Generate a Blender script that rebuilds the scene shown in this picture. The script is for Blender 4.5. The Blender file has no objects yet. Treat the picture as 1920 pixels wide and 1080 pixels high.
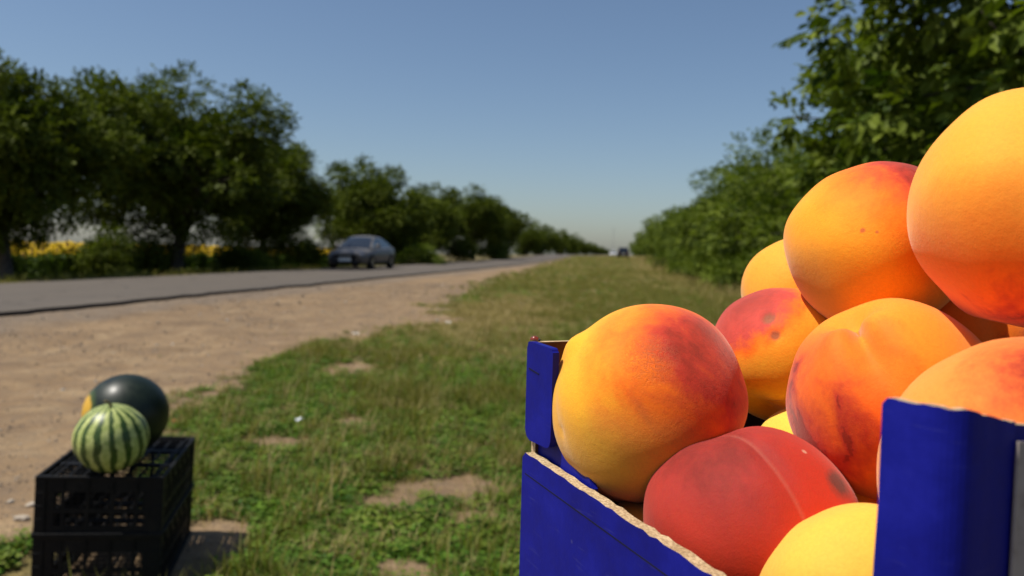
import bpy, bmesh, math, random
import numpy as np
from mathutils import Vector, Matrix
R = math.radians
scene = bpy.context.scene
rng = np.random.default_rng(7)
random.seed(7)
COL = scene.collection

# ------------------------------------------------------------------ camera
CAMZ = 1.20
FPX = 1500.0
PITCH, ROLL = R(2.57), R(1.5)
CF = Vector((0, math.cos(PITCH), -math.sin(PITCH)))
_r0 = Vector((1, 0, 0)); _u0 = Vector((0, math.sin(PITCH), math.cos(PITCH)))
CR = _r0 * math.cos(ROLL) + _u0 * math.sin(ROLL)
CU = _u0 * math.cos(ROLL) - _r0 * math.sin(ROLL)
CAM = Vector((0, 0, CAMZ))
camd = bpy.data.cameras.new('camera'); cam = bpy.data.objects.new('camera', camd); COL.objects.link(cam)
camd.sensor_width = 36.0; camd.lens = FPX / 1920 * 36
camd.clip_start = 0.02; camd.clip_end = 9000
cam.matrix_world = Matrix((( CR.x, CU.x, -CF.x, 0), (CR.y, CU.y, -CF.y, 0), (CR.z, CU.z, -CF.z, CAMZ), (0, 0, 0, 1)))
camd.dof.use_dof = True; camd.dof.focus_distance = 0.43; camd.dof.aperture_fstop = 11.0
scene.camera = cam
def at(px, py, d):
    return CAM + (CF + CR * ((px - 960) / FPX) - CU * ((py - 540) / FPX)) * d
def gp(px, py, z=0.0):
    v = CF + CR * ((px - 960) / FPX) - CU * ((py - 540) / FPX)
    return CAM + v * ((z - CAMZ) / v.z)

# ------------------------------------------------------------------ sky and sun
SUNV = Vector((-0.45, -0.09, 0.89)).normalized()
world = bpy.data.worlds.new('World'); scene.world = world; world.use_nodes = True
wn = world.node_tree; bg = wn.nodes['Background']
sky = wn.nodes.new('ShaderNodeTexSky'); sky.sky_type = 'NISHITA'; sky.sun_disc = False
sky.sun_elevation = math.asin(SUNV.z); sky.sun_rotation = math.atan2(SUNV.x, SUNV.y)
sky.air_density = 1.0; sky.dust_density = 1.1; sky.ozone_density = 3.5; sky.altitude = 100
wn.links.new(sky.outputs[0], bg.inputs[0]); bg.inputs[1].default_value = 0.09
sund = bpy.data.lights.new('sun', 'SUN'); sund.energy = 5.0; sund.angle = R(0.53); sund.color = (1, 0.95, 0.86)
suno = bpy.data.objects.new('sun', sund); COL.objects.link(suno)
suno.rotation_euler = SUNV.to_track_quat('Z', 'Y').to_euler(); suno.location = (-20, -4, 30)
scene.view_settings.view_transform = 'Standard'; scene.view_settings.look = 'None'
scene.view_settings.exposure = 0.1; scene.view_settings.gamma = 1.0
scene.render.engine = 'CYCLES'
scene.cycles.max_bounces = 6; scene.cycles.diffuse_bounces = 3; scene.cycles.transmission_bounces = 4
scene.cycles.use_denoising = True

# ------------------------------------------------------------------ helpers
def sstep(a, b, x):
    t = np.clip((np.asarray(x, float) - a) / (b - a), 0, 1); return t * t * (3 - 2 * t)
def vnoise(x, y, seed=0):
    x = np.asarray(x, float); y = np.asarray(y, float)
    xi = np.floor(x).astype(np.int64); yi = np.floor(y).astype(np.int64)
    fx = x - xi; fy = y - yi; fx = fx * fx * (3 - 2 * fx); fy = fy * fy * (3 - 2 * fy)
    def h(a, b):
        n = (a * 374761393 + b * 668265263 + seed * 1442695041) & 0x7fffffff
        n = ((n ^ (n >> 13)) * 1274126177) & 0x7fffffff
        n = (n ^ (n >> 16)) & 0xffff
        return n / 65535.0
    return (h(xi, yi) * (1 - fx) + h(xi + 1, yi) * fx) * (1 - fy) + (h(xi, yi + 1) * (1 - fx) + h(xi + 1, yi + 1) * fx) * fy
def fbm(x, y, seed=0, oct=4):
    s = 0; a = 0.5; t = 0
    for k in range(oct):
        s = s + a * vnoise(x * 2 ** k, y * 2 ** k, seed + k * 17); t += a; a *= 0.5
    return s / t
def mesh_np(name, verts, faces, mats=(), fmat=None, smooth=False, attrs=None):
    """verts (n,3); faces: list of int arrays (m,k)"""
    me = bpy.data.meshes.new(name)
    verts = np.ascontiguousarray(verts, dtype=np.float32)
    me.vertices.add(len(verts)); me.vertices.foreach_set('co', verts.ravel())
    faces = [np.asarray(f, dtype=np.int32) for f in faces if len(f)]
    loops = np.concatenate([f.ravel() for f in faces]) if faces else np.zeros(0, np.int32)
    tot = np.concatenate([np.full(len(f), f.shape[1], np.int32) for f in faces]) if faces else np.zeros(0, np.int32)
    if len(tot):
        start = np.concatenate([[0], np.cumsum(tot)[:-1]]).astype(np.int32)
        me.loops.add(len(loops)); me.loops.foreach_set('vertex_index', loops)
        me.polygons.add(len(tot)); me.polygons.foreach_set('loop_start', start); me.polygons.foreach_set('loop_total', tot)
        if fmat is not None: me.polygons.foreach_set('material_index', np.asarray(fmat, np.int32))
        me.polygons.foreach_set('use_smooth', np.full(len(tot), bool(smooth)))
    for m in mats: me.materials.append(m)
    for k, (typ, data) in (attrs or {}).items():
        a = me.attributes.new(k, typ, 'POINT')
        a.data.foreach_set('vector' if typ == 'FLOAT_VECTOR' else 'value', np.ascontiguousarray(data).ravel())
    me.update(calc_edges=True); me.validate()
    return me
def link(name, me, parent=None, loc=None, rot=None, scl=None):
    o = bpy.data.objects.new(name, me); COL.objects.link(o)
    if parent is not None: o.parent = parent
    if loc is not None: o.location = loc
    if rot is not None: o.rotation_euler = rot
    if scl is not None: o.scale = (scl,) * 3 if isinstance(scl, (int, float)) else scl
    return o
def tag(o, label=None, cat=None, group=None, kind=None):
    if label: o['label'] = label
    if cat: o['category'] = cat
    if group: o['group'] = group
    if kind: o['kind'] = kind
    return o
def thing(name, label, cat, loc=(0, 0, 0), rot=(0, 0, 0), group=None):
    o = bpy.data.objects.new(name, None); COL.objects.link(o); o.empty_display_size = 0.1
    o.location = loc; o.rotation_euler = rot
    return tag(o, label, cat, group)
class MB:
    def __init__(s): s.v = []; s.f = []; s.m = []
    def add(s, vs, fs, mi=0):
        b = len(s.v); s.v += [tuple(v) for v in vs]
        for f in fs: s.f.append(tuple(i + b for i in f)); s.m.append(mi)
    def box(s, c, size, mi=0, mat=None):
        cx, cy, cz = c; x, y, z = size[0] / 2, size[1] / 2, size[2] / 2
        vs = [Vector((cx + i * x, cy + j * y, cz + k * z)) for i in (-1, 1) for j in (-1, 1) for k in (-1, 1)]
        if mat is not None: vs = [mat @ v for v in vs]
        s.add(vs, [(0, 1, 3, 2), (4, 6, 7, 5), (0, 4, 5, 1), (2, 3, 7, 6), (0, 2, 6, 4), (1, 5, 7, 3)], mi)
    def tube(s, pts, radii, n=8, mi=0, cap=True):
        pts = [Vector(p) for p in pts]; b = len(s.v); fr = None
        for i, p in enumerate(pts):
            d = (pts[min(i + 1, len(pts) - 1)] - pts[max(i - 1, 0)]).normalized()
            if fr is None: fr = d.orthogonal().normalized()
            fr = (fr - d * fr.dot(d)).normalized(); bn = d.cross(fr)
            for k in range(n):
                a = 2 * math.pi * k / n; s.v.append(tuple(p + (fr * math.cos(a) + bn * math.sin(a)) * radii[i]))
        for i in range(len(pts) - 1):
            for k in range(n):
                s.f.append((b + i * n + k, b + i * n + (k + 1) % n, b + (i + 1) * n + (k + 1) % n, b + (i + 1) * n + k)); s.m.append(mi)
        if cap:
            s.f.append(tuple(b + k for k in reversed(range(n)))); s.m.append(mi)
            e = b + (len(pts) - 1) * n; s.f.append(tuple(e + k for k in range(n))); s.m.append(mi)
    def mesh(s, name, mats, smooth=False):
        me = bpy.data.meshes.new(name); me.from_pydata(s.v, [], s.f)
        for m in (mats if isinstance(mats, (list, tuple)) else [mats]): me.materials.append(m)
        me.polygons.foreach_set('material_index', s.m)
        me.polygons.foreach_set('use_smooth', [smooth] * len(s.f)); me.update()
        return me
    def build(s, name, mats, parent=None, smooth=False, bevel=0, **kw):
        o = link(name, s.mesh(name, mats, smooth), parent, **kw)
        if bevel:
            b = o.modifiers.new('bevel', 'BEVEL'); b.width = bevel; b.segments = 2; b.limit_method = 'ANGLE'
        return o

# ------------------------------------------------------------------ material helpers
class NT:
    def __init__(s, name):
        s.m = bpy.data.materials.new(name); s.m.use_nodes = True; s.t = s.m.node_tree
        s.b = s.t.nodes['Principled BSDF']; s.out = s.t.nodes['Material Output']
    def n(s, typ, **kw):
        nd = s.t.nodes.new(typ)
        for k, v in kw.items(): setattr(nd, k, v)
        return nd
    def l(s, a, b): s.t.links.new(a, b)
    def val(s, x, sock):
        if isinstance(x, (int, float)): sock.default_value = x
        elif isinstance(x, (tuple, list)): sock.default_value = tuple(x) + ((1,) if len(x) == 3 and len(sock.default_value) == 4 else ())
        else: s.l(x, sock)
    def coord(s, kind='Object'): return s.n('ShaderNodeTexCoord').outputs[kind]
    def noise(s, vec, scale, detail=4, rough=0.55, dist=0):
        nd = s.n('ShaderNodeTexNoise'); s.l(vec, nd.inputs['Vector']); nd.inputs['Scale'].default_value = scale
        nd.inputs['Detail'].default_value = detail; nd.inputs['Roughness'].default_value = rough; nd.inputs['Distortion'].default_value = dist
        return nd.outputs[0]
    def ramp(s, fac, stops):
        nd = s.n('ShaderNodeValToRGB'); s.l(fac, nd.inputs[0]); el = nd.color_ramp.elements
        while len(el) < len(stops): el.new(0.5)
        for e, (p, c) in zip(el, stops):
            e.position = p; e.color = tuple(c) + (1,) if isinstance(c, (tuple, list)) else (c, c, c, 1)
        return nd.outputs[0]
    def mix(s, fac, a, b, mode='MIX'):
        nd = s.n('ShaderNodeMix', data_type='RGBA', blend_type=mode)
        s.val(fac, nd.inputs[0]); s.val(a, nd.inputs[6]); s.val(b, nd.inputs[7]); return nd.outputs[2]
    def math(s, op, a, b=0.0, c=0.0, clamp=False):
        nd = s.n('ShaderNodeMath', operation=op, use_clamp=clamp)
        s.val(a, nd.inputs[0]); s.val(b, nd.inputs[1])
        if op in ('MULTIPLY_ADD',): s.val(c, nd.inputs[2])
        return nd.outputs[0]
    def dot(s, a, v):
        nd = s.n('ShaderNodeVectorMath', operation='DOT_PRODUCT'); s.l(a, nd.inputs[0]); nd.inputs[1].default_value = v; return nd.outputs['Value']
    def attr(s, name): return s.n('ShaderNodeAttribute', attribute_name=name).outputs['Fac']
    def bump(s, h, strength=0.3, dist=0.01):
        nd = s.n('ShaderNodeBump'); s.l(h, nd.inputs['Height']); nd.inputs['Strength'].default_value = strength; nd.inputs['Distance'].default_value = dist
        s.l(nd.outputs[0], s.b.inputs['Normal']); return nd
    def base(s, col, rough=0.7, spec=0.3, metal=0.0):
        s.val(col, s.b.inputs['Base Color']); s.val(rough, s.b.inputs['Roughness']); s.b.inputs['Specular IOR Level'].default_value = spec
        s.b.inputs['Metallic'].default_value = metal; return s.m
def simple(name, col, rough=0.6, spec=0.3, metal=0.0, var=0.25, scale=20, bump=0.0):
    t = NT(name); c = t.coord(); f = t.noise(c, scale, 5)
    lo = tuple(x * (1 - var) for x in col); hi = tuple(min(1, x * (1 + var)) for x in col)
    t.base(t.ramp(f, [(0.3, lo), (0.7, hi)]), rough, spec, metal)
    if bump: t.bump(f, bump, 0.004)
    return t.m
def leaf_mat(name, dark, light, attr=True, trans=0.3, rough=0.55, spec=0.15):
    t = NT(name)
    f = t.attr('var') if attr else t.n('ShaderNodeObjectInfo').outputs['Random']
    c = t.ramp(f, [(0.0, dark), (1.0, light)])
    t.base(c, rough, spec)
    tr = t.n('ShaderNodeBsdfTranslucent'); c2 = t.mix(1.0, c, (1.3, 1.5, 0.5), 'MULTIPLY'); t.l(c2, tr.inputs[0])
    mx = t.n('ShaderNodeMixShader'); mx.inputs[0].default_value = trans
    t.l(t.b.outputs[0], mx.inputs[1]); t.l(tr.outputs[0], mx.inputs[2]); t.l(mx.outputs[0], t.out.inputs[0])
    return t.m

# ------------------------------------------------------------------ terrain
RU = np.array((0.1354, 0.9908)); RV = np.array((0.9908, -0.1354))
def uv_of(x, y): return RU[0] * x + RU[1] * y, RV[0] * x + RV[1] * y
def xy_of(u, v): return RU[0] * u + RV[0] * v, RU[1] * u + RV[1] * v
ROAD_N, ROAD_F = -8.8, -14.4
def rise(u): return 0.75 * sstep(60, 170, u)
def H(x, y):
    u, v = uv_of(x, y)
    z = rise(u) * sstep(-60, -18, v)
    z = z + 0.05 * (fbm(x * 0.6, y * 0.6, 3) - 0.5) * sstep(-8, -6, v)
    z = z + 0.035 * (fbm(x * 3.1, y * 3.1, 5, 3) - 0.5) * sstep(-8.6, -6, v) * (1 - sstep(25, 60, u))
    # ruts left by cars pulling over
    rut = np.exp(-((v + 4.6 + 0.25 * np.sin(u * 0.12)) / 0.22) ** 2) + np.exp(-((v + 6.1 + 0.25 * np.sin(u * 0.12)) / 0.22) ** 2)
    z = z - 0.03 * rut * (1 - sstep(40, 80, u))
    z = z + 0.085 * (1 - sstep(-8.8, -7.6, v))
    z = z - 0.08 * (1 - sstep(-16.0, -14.6, v)) - 0.55 * (1 - sstep(-21, -17, v))
    z = z - 0.019 * np.maximum(0, -21 - v)
    return z
def gbound(u):  # lateral position of the ragged edge between grass and bare earth
    return np.interp(u, [0, 2.5, 3.2, 5, 7, 9, 13, 18, 26, 60, 120, 300], [-1.7, -1.75, -2.05, -2.95, -3.2, -3.4, -3.1, -4.0, -4.9, -6.5, -8.6, -8.7])
PATCH = [(830, 912, .36, .17), (885, 965, .2, .09), (720, 940, .22, .10), (530, 830, .2, .12), (655, 692, .35, .25), (410, 1000, .16, .12), (770, 1070, .2, .07), (650, 790, .16, .1)]
PW = [(gp(px, py), a * .78, b * .7) for px, py, a, b in PATCH]
def grassy(x, y):
    u, v = uv_of(x, y)
    n = (fbm(x * 1.3, y * 1.3, 21, 4) - 0.5)
    g = sstep(-0.45, 0.35, (v - gbound(u)) + 2.1 * n * np.clip(0.6 + u * 0.03, 0.6, 2.0))
    for p, a, b in PW:
        r = ((x - p.x) / a) ** 2 + ((y - p.y) / (b * 2.2)) ** 2 + 2.6 * (fbm(x * 5, y * 5, 31, 4) - 0.5)
        g = g * (0.10 + 0.90 * sstep(0.0, 2.3, r))
    g = g * sstep(0.15, 0.33, fbm(x * 2.3, y * 2.3, 41, 3) + 0.12 * sstep(-1, 1.5, v) + 0.1 * (1 - sstep(3.5, 5, u)) + 0.06)
    tuft = gp(25, 1050); g = np.maximum(g, 1 - sstep(0.12, 0.3, np.hypot(x - tuft.x, y - tuft.y)))
    left = sstep(-14.6, -15.4, v)
    return np.maximum(g, 0.8 * (1 - sstep(-15.6, -14.9, v)))
us = [-25, -15, -8, -4, -1, 0.5]
u = 1.2
while u < 3500: us.append(u); u += 0.055 if u < 6.5 else 0.055 * (u / 6.5) ** 1.35
vs = list(np.arange(-4.2, 2.4, 0.06)); v = 2.4
while v < 2500: vs.append(v); v += 0.07 + (v - 2.4) * 0.09
v = -4.26; neg = []
while v > -2500: neg.append(v); v -= 0.08 + max(0, -9 - v) * 0.06
vs = np.array(neg[::-1] + vs); us = np.array(us)
UU, VV = np.meshgrid(us, vs, indexing='ij'); X, Y = xy_of(UU, VV); Z = H(X, Y)
nu, nv = UU.shape
idx = np.arange(nu * nv).reshape(nu, nv)
quads = np.stack([idx[:-1, :-1], idx[:-1, 1:], idx[1:, 1:], idx[1:, :-1]], -1).reshape(-1, 4)[:, ::-1]
G = grassy(X, Y)
def ground_material():
    t = NT('earth_and_turf'); c = t.coord(); g = t.attr('grass')
    n1 = t.noise(c, 0.75, 7, 0.68); n2 = t.noise(c, 7.0, 8, 0.7); n3 = t.noise(c, 55, 4, 0.6); n4 = t.noise(c, 2.0, 5, 0.6, 0.5)
    earth = t.ramp(n1, [(0.3, (0.165, 0.106, 0.058)), (0.5, (0.245, 0.160, 0.086)), (0.7, (0.315, 0.212, 0.114))])
    earth = t.mix(t.ramp(n2, [(0.42, 0.0), (0.62, 0.55)]), earth, (0.165, 0.122, 0.085))
    earth = t.mix(t.ramp(n4, [(0.5, 0.0), (0.68, 0.55)]), earth, (0.40, 0.29, 0.165))
    mp = t.n('ShaderNodeMapping'); t.l(c, mp.inputs[0]); mp.inputs['Rotation'].default_value = (0, 0, math.atan2(RU[0], RU[1])); mp.inputs['Scale'].default_value = (1.5, 0.10, 1)
    n5 = t.noise(mp.outputs[0], 1.0, 6, .62)
    earth = t.mix(t.ramp(n5, [(.48, 0.), (.66, .42)]), earth, (0.16, 0.112, 0.072))
    vor = t.n('ShaderNodeTexVoronoi'); t.l(c, vor.inputs['Vector']); vor.inputs['Scale'].default_value = 38
    peb = t.ramp(vor.outputs['Distance'], [(0.10, 1.0), (0.22, 0.0)])
    earth = t.mix(t.math('MULTIPLY', peb, t.ramp(n4, [(0.40, 0.7), (0.55, 0.1)])), earth, t.mix(vor.outputs['Color'], (0.09, 0.075, 0.06), (0.42, 0.37, 0.30)))
    earth = t.mix(t.ramp(n3, [(0.3, 0.35), (0.55, 0.0)]), earth, (0.12, 0.085, 0.055))
    earth = t.mix(t.math('MULTIPLY', t.attr('grit'), t.ramp(n2, [(.35, .9), (.6, .35)])), earth, (0.17, 0.14, 0.112))
    turf = t.ramp(n2, [(0.3, (0.075, 0.072, 0.02)), (0.5, (0.14, 0.11, 0.035)), (0.72, (0.25, 0.185, 0.07))])
    turf = t.mix(t.ramp(n3, [(0.35, 0.5), (0.6, 0.0)]), turf, (0.04, 0.045, 0.012))
    t.base(t.mix(t.ramp(g, [(0.35, 0.0), (0.85, 0.9)]), earth, turf), 0.9, 0.15)
    h = t.math('ADD', t.math('MULTIPLY', n2, 0.7), t.math('MULTIPLY', n3, 0.35)); h = t.math('ADD', h, t.math('MULTIPLY', peb, 0.35))
    t.bump(h, 0.9, 0.03); return t.m
gme = mesh_np('ground', np.stack([X, Y, Z], -1).reshape(-1, 3), [quads], [ground_material()], smooth=True, attrs={'grass': ('FLOAT', G.ravel().astype(np.float32)), 'grit': ('FLOAT', (1 - sstep(-8.3, -7.7, VV + .9 * (fbm(X, Y, 95) - .5))).ravel().astype(np.float32))})
ground = tag(link('ground', gme), kind='structure')

# road
def asphalt():
    t = NT('asphalt'); c = t.coord(); n1 = t.noise(c, 0.25, 5); n2 = t.noise(c, 60, 3, 0.7)
    mp = t.n('ShaderNodeMapping'); t.l(c, mp.inputs[0]); mp.inputs['Rotation'].default_value = (0, 0, math.atan2(RU[0], RU[1])); mp.inputs['Scale'].default_value = (1.1, 0.02, 1)
    n3 = t.noise(mp.outputs[0], 1.0, 3)
    a = t.ramp(n1, [(0.3, (0.108, 0.090, 0.072)), (0.7, (0.130, 0.109, 0.088))])
    a = t.mix(t.ramp(n3, [(0.45, 0.0), (0.65, 0.4)]), a, (0.098, 0.085, 0.073))
    a = t.mix(t.ramp(n2, [(0.35, 0.4), (0.6, 0.0)]), a, (0.045, 0.04, 0.036))
    vo = t.n('ShaderNodeTexVoronoi', feature='DISTANCE_TO_EDGE'); wv = t.n('ShaderNodeVectorMath', operation='ADD'); t.l(c, wv.inputs[0]); nn = t.n('ShaderNodeTexNoise'); t.l(c, nn.inputs[0]); nn.inputs['Scale'].default_value = 1.5; t.l(nn.outputs[1], wv.inputs[1]); t.l(wv.outputs[0], vo.inputs['Vector']); vo.inputs['Scale'].default_value = .45
    a = t.mix(t.math('MULTIPLY', t.ramp(vo.outputs[0], [(.006, .8), (.014, 0.)]), t.ramp(n1, [(.45, 0.), (.55, 1.)])), a, (0.03, 0.026, 0.022))
    t.base(a, 0.85, 0.2); t.bump(n2, 0.4, 0.006); return t.m
M_asph = asphalt(); M_bit = simple('bitumen_edge', (0.055, 0.045, 0.036), 0.9, 0.2, scale=9, bump=0.6)
ru = [-25, -10]; u = 0
while u < 3000: ru.append(u); u += 0.25 if u < 30 else 0.25 * (u / 30) ** 1.4
ru = np.array(ru)
edge_n = ROAD_N + 0.16 * (fbm(ru * 0.7, ru * 0 + 3, 51, 4) - 0.5) * 2 + 0.10 * (vnoise(ru * 2.7, ru * 0, 52) - 0.5)
edge_f = ROAD_F - 0.2 * (fbm(ru * 0.6, ru * 0 + 9, 53, 4) - 0.5)
rows = []
for fr in (-1, 0, 0.15, 0.5, 0.85, 1, 2):
    vv = edge_n + (edge_f - edge_n) * min(max(fr, 0), 1)
    zz = rise(ru) + 0.15 + 0.03 * (1 - (2 * min(max(fr, 0), 1) - 1) ** 2)
    if fr == -1: vv = edge_n + 0.05; zz = zz - 0.16
    if fr == 2: vv = edge_f - 0.05; zz = zz - 0.16
    x_, y_ = xy_of(ru, vv); rows.append(np.stack([x_, y_, zz], -1))
RW = np.stack(rows, 1); n_r = RW.shape[1]; idx = np.arange(len(ru) * n_r).reshape(len(ru), n_r)
rq = np.stack([idx[:-1, :-1], idx[1:, :-1], idx[1:, 1:], idx[:-1, 1:]], -1)
fm = np.zeros(rq.shape[:2], int); fm[:, 0] = 1; fm[:, -1] = 1
tag(link('road', mesh_np('road', RW.reshape(-1, 3), [rq.reshape(-1, 4)], [M_asph, M_bit], fm.ravel())), kind='structure')

# ------------------------------------------------------------------ scatter (grass, stones, sunflowers)
def scatter(name, pts, rot, scl, ids, protos, label, cat):
    pc = bpy.data.collections.new(name + '_kinds')
    for p in protos: pc.objects.link(p)
    me = mesh_np(name, pts, [], attrs={'rot': ('FLOAT_VECTOR', rot.astype(np.float32)), 'scl': ('FLOAT', scl.astype(np.float32)), 'idx': ('INT', ids.astype(np.int32))})
    o = link(name, me)
    ng = bpy.data.node_groups.new(name, 'GeometryNodeTree')
    ng.interface.new_socket('Geometry', in_out='INPUT', socket_type='NodeSocketGeometry')
    ng.interface.new_socket('Geometry', in_out='OUTPUT', socket_type='NodeSocketGeometry')
    N = ng.nodes.new; L = ng.links.new
    gi, go = N('NodeGroupInput'), N('NodeGroupOutput')
    ci = N('GeometryNodeCollectionInfo'); ci.inputs['Collection'].default_value = pc; ci.inputs['Separate Children'].default_value = True; ci.inputs['Reset Children'].default_value = True
    ip = N('GeometryNodeInstanceOnPoints'); ip.inputs['Pick Instance'].default_value = True
    def na(nm, dt):
        a = N('GeometryNodeInputNamedAttribute'); a.data_type = dt; a.inputs[0].default_value = nm; return a.outputs[0]
    e2r = N('FunctionNodeEulerToRotation')
    L(gi.outputs[0], ip.inputs['Points']); L(ci.outputs[0], ip.inputs['Instance'])
    L(na('idx', 'INT'), ip.inputs['Instance Index']); L(na('rot', 'FLOAT_VECTOR'), e2r.inputs[0]); L(e2r.outputs[0], ip.inputs['Rotation'])
    L(na('scl', 'FLOAT'), ip.inputs['Scale']); L(ip.outputs[0], go.inputs[0])
    md = o.modifiers.new('scatter', 'NODES'); md.node_group = ng
    return tag(o, label, cat, kind='stuff')
def proto(name, me): return bpy.data.objects.new(name, me)

M_g1 = leaf_mat('fresh_grass', (0.05, 0.095, 0.009), (0.16, 0.21, 0.026), attr=False, trans=0.3)
M_g2 = leaf_mat('weed_leaves', (0.032, 0.090, 0.007), (0.13, 0.225, 0.022), attr=False, trans=0.25)
M_g3 = leaf_mat('dry_grass', (0.20, 0.15, 0.055), (0.42, 0.33, 0.15), attr=False, trans=0.25, rough=0.7)
M_g4 = leaf_mat('olive_grass', (0.11, 0.115, 0.02), (0.25, 0.215, 0.06), attr=False, trans=0.3)
def blade_tuft(name, mat, n, h0, h1, spread, w, lean, seed):
    r = random.Random(seed); mb = MB()
    for i in range(n):
        a = r.random() * 6.283; rad = spread * r.random() ** 0.7; p = Vector((math.cos(a) * rad, math.sin(a) * rad, -0.004))
        h = r.uniform(h0, h1); b = r.random() * 6.283; out = Vector((math.cos(b), math.sin(b), 0)) * lean * h * r.uniform(0.2, 1.2)
        s = Vector((-math.sin(b), math.cos(b), 0)) * w * r.uniform(0.7, 1.3)
        m1 = p + Vector((0, 0, h * 0.55)) + out * 0.35; tip = p + Vector((0, 0, h * (1 - 0.35 * lean * r.random()))) + out
        mb.add([p - s, p + s, m1 + s * 0.8, m1 - s * 0.8, tip], [(0, 1, 2, 3), (3, 2, 4)])
    return proto(name, mb.mesh(name, mat))
def weed(name, mat, n, h, spread, L, seed):
    r = random.Random(seed); mb = MB()
    for i in range(n):
        a = r.random() * 6.283; rad = spread * r.random() ** 0.6
        c = Vector((math.cos(a) * rad, math.sin(a) * rad, h * r.uniform(0.15, 1) * (1 - 0.5 * rad / spread)))
        b = r.random() * 6.283; d = Vector((math.cos(b), math.sin(b), r.uniform(-0.2, 0.6))).normalized()
        s = Vector((-math.sin(b), math.cos(b), r.uniform(-0.4, 0.4))).normalized(); l = L * r.uniform(0.6, 1.3)
        mb.add([c, c + d * l * 0.45 + s * l * 0.3, c + d * l + Vector((0, 0, -0.1 * l)), c + d * l * 0.45 - s * l * 0.3], [(0, 1, 2, 3)])
    for i in range(5):
        a = r.random() * 6.283; mb.tube([(0, 0, -0.005), (math.cos(a) * spread * .5, math.sin(a) * spread * .5, h * .6)], [0.0012, 0.0008], 3, cap=False)
    return proto(name, mb.mesh(name, mat))
GP = [blade_tuft('g0', M_g1, 16, .04, .10, .05, .0028, .7, 1), blade_tuft('g1', M_g4, 18, .05, .13, .06, .0024, .6, 2), blade_tuft('g2', M_g4, 14, .08, .2, .05, .0025, .5, 3),
      weed('g3', M_g2, 34, .055, .075, .028, 4), weed('g4', M_g2, 26, .04, .06, .022, 5), weed('g5', M_g1, 30, .07, .06, .03, 6),
      blade_tuft('g6', M_g3, 14, .04, .12, .06, .0022, 1.0, 7), blade_tuft('g7', M_g3, 12, .15, .38, .07, .0028, .45, 8), blade_tuft('g8', M_g4, 16, .15, .4, .09, .003, .5, 9), blade_tuft('g9', M_g3, 16, .01, .03, .09, .002, 2.5, 10)]
for i, p in enumerate(GP): p.name = 'kind_%d' % i
P_, R_, S_, I_ = [], [], [], []
def sow(u0, u1, v0, v1, dens, far=1.0):
    n = int((u1 - u0) * (v1 - v0) * dens)
    u = rng.uniform(u0, u1, n); v = rng.uniform(v0, v1, n); x, y = xy_of(u, v)
    fx = (x / np.maximum(y, .1)) * FPX + 960
    g = grassy(x, y); ins = np.hypot(x - -1.43, y - 2.95) < .42
    k = ~ins & (rng.random(n) < np.maximum(g ** 0.9 + 0.012, np.where(v > gbound(u) - .3, .20, 0))) & (fx > -120) & (fx < 2040)
    x, y, u, v = x[k], y[k], u[k], v[k]; n = len(x); g = g[k]
    dry = 0.10 + 0.30 * sstep(7, 14, u) + 0.25 * sstep(14, 40, u) + 0.7 * (fbm(x * 0.9, y * 0.9, 61) - 0.5) + 0.25 * sstep(2.0, 6, v) + 0.4 * (1 - sstep(0.3, 0.9, g)) + .9 * np.exp(-((u - 15) / 6) ** 2 - ((v + 2.2) / 1.3) ** 2) + .35 * sstep(22, 45, u) * sstep(0, 3, v)
    lush = sstep(0.40, 0.56, fbm(x * 1.1, y * 1.1, 71) + 0.16 * (1 - sstep(4, 9, u)))
    r1 = rng.random(n); r2 = rng.random(n)
    ids = np.where(r1 < dry, np.where(r2 < 0.65, 6, 9), np.where(r2 < 0.25 + 0.65 * lush, 3 + (rng.random(n) * 3).astype(int), (rng.random(n) * 3).astype(int)))
    tall = (rng.random(n) < 0.5 * sstep(1.5, 6, v) * sstep(7, 14, u)); ids = np.where(tall, np.where(rng.random(n) < 0.35 + 0.5 * sstep(12, 25, u), 7, 8), ids)
    ids = np.where((v < -14), np.where(rng.random(n) < 0.5, 8, 6), ids)
    thin = (g < .35) & (v > -14); ids = np.where(thin, np.where(rng.random(n) < .75, 9, np.where(rng.random(n) < .5, 6, 4)), ids)
    ids = np.where((rng.random(n) < .012) & (u < 18) & (g > .4), 7, ids)
    s = rng.uniform(0.5, 1.3, n) * np.where(ids == 7, .8, 1) * far * (0.5 + 0.5 * g)
    ids = np.where((u > 14) & (u < 60) & (rng.random(n) < 0.35) & (fbm(x * 0.3, y * 0.3, 81) > 0.42) & (v > -2), 1, ids)
    P_.append(np.stack([x, y, H(x, y)], -1)); S_.append(s); I_.append(ids)
    R_.append(np.stack([rng.normal(0, .12, n), rng.normal(0, .12, n), rng.uniform(0, 6.283, n)], -1))
sow(2.0, 4.5, -3.2, 1.5, 900); sow(4.5, 7, -4, 2.4, 620); sow(7, 11, -5, 3.6, 380, 1.05); sow(11, 18, -6, 7, 170, 1.15)
sow(18, 34, -7, 10, 70, 1.3); sow(34, 70, -9, 12, 26, 1.6); sow(70, 160, -9, 12, 8, 2.2)
sow(12, 80, -20, -14.6, 12, 1.0)
scatter('grass', np.concatenate(P_), np.concatenate(R_), np.concatenate(S_), np.concatenate(I_), GP, 'patchy green and straw grass and weeds of the roadside verge', 'grass')

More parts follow.
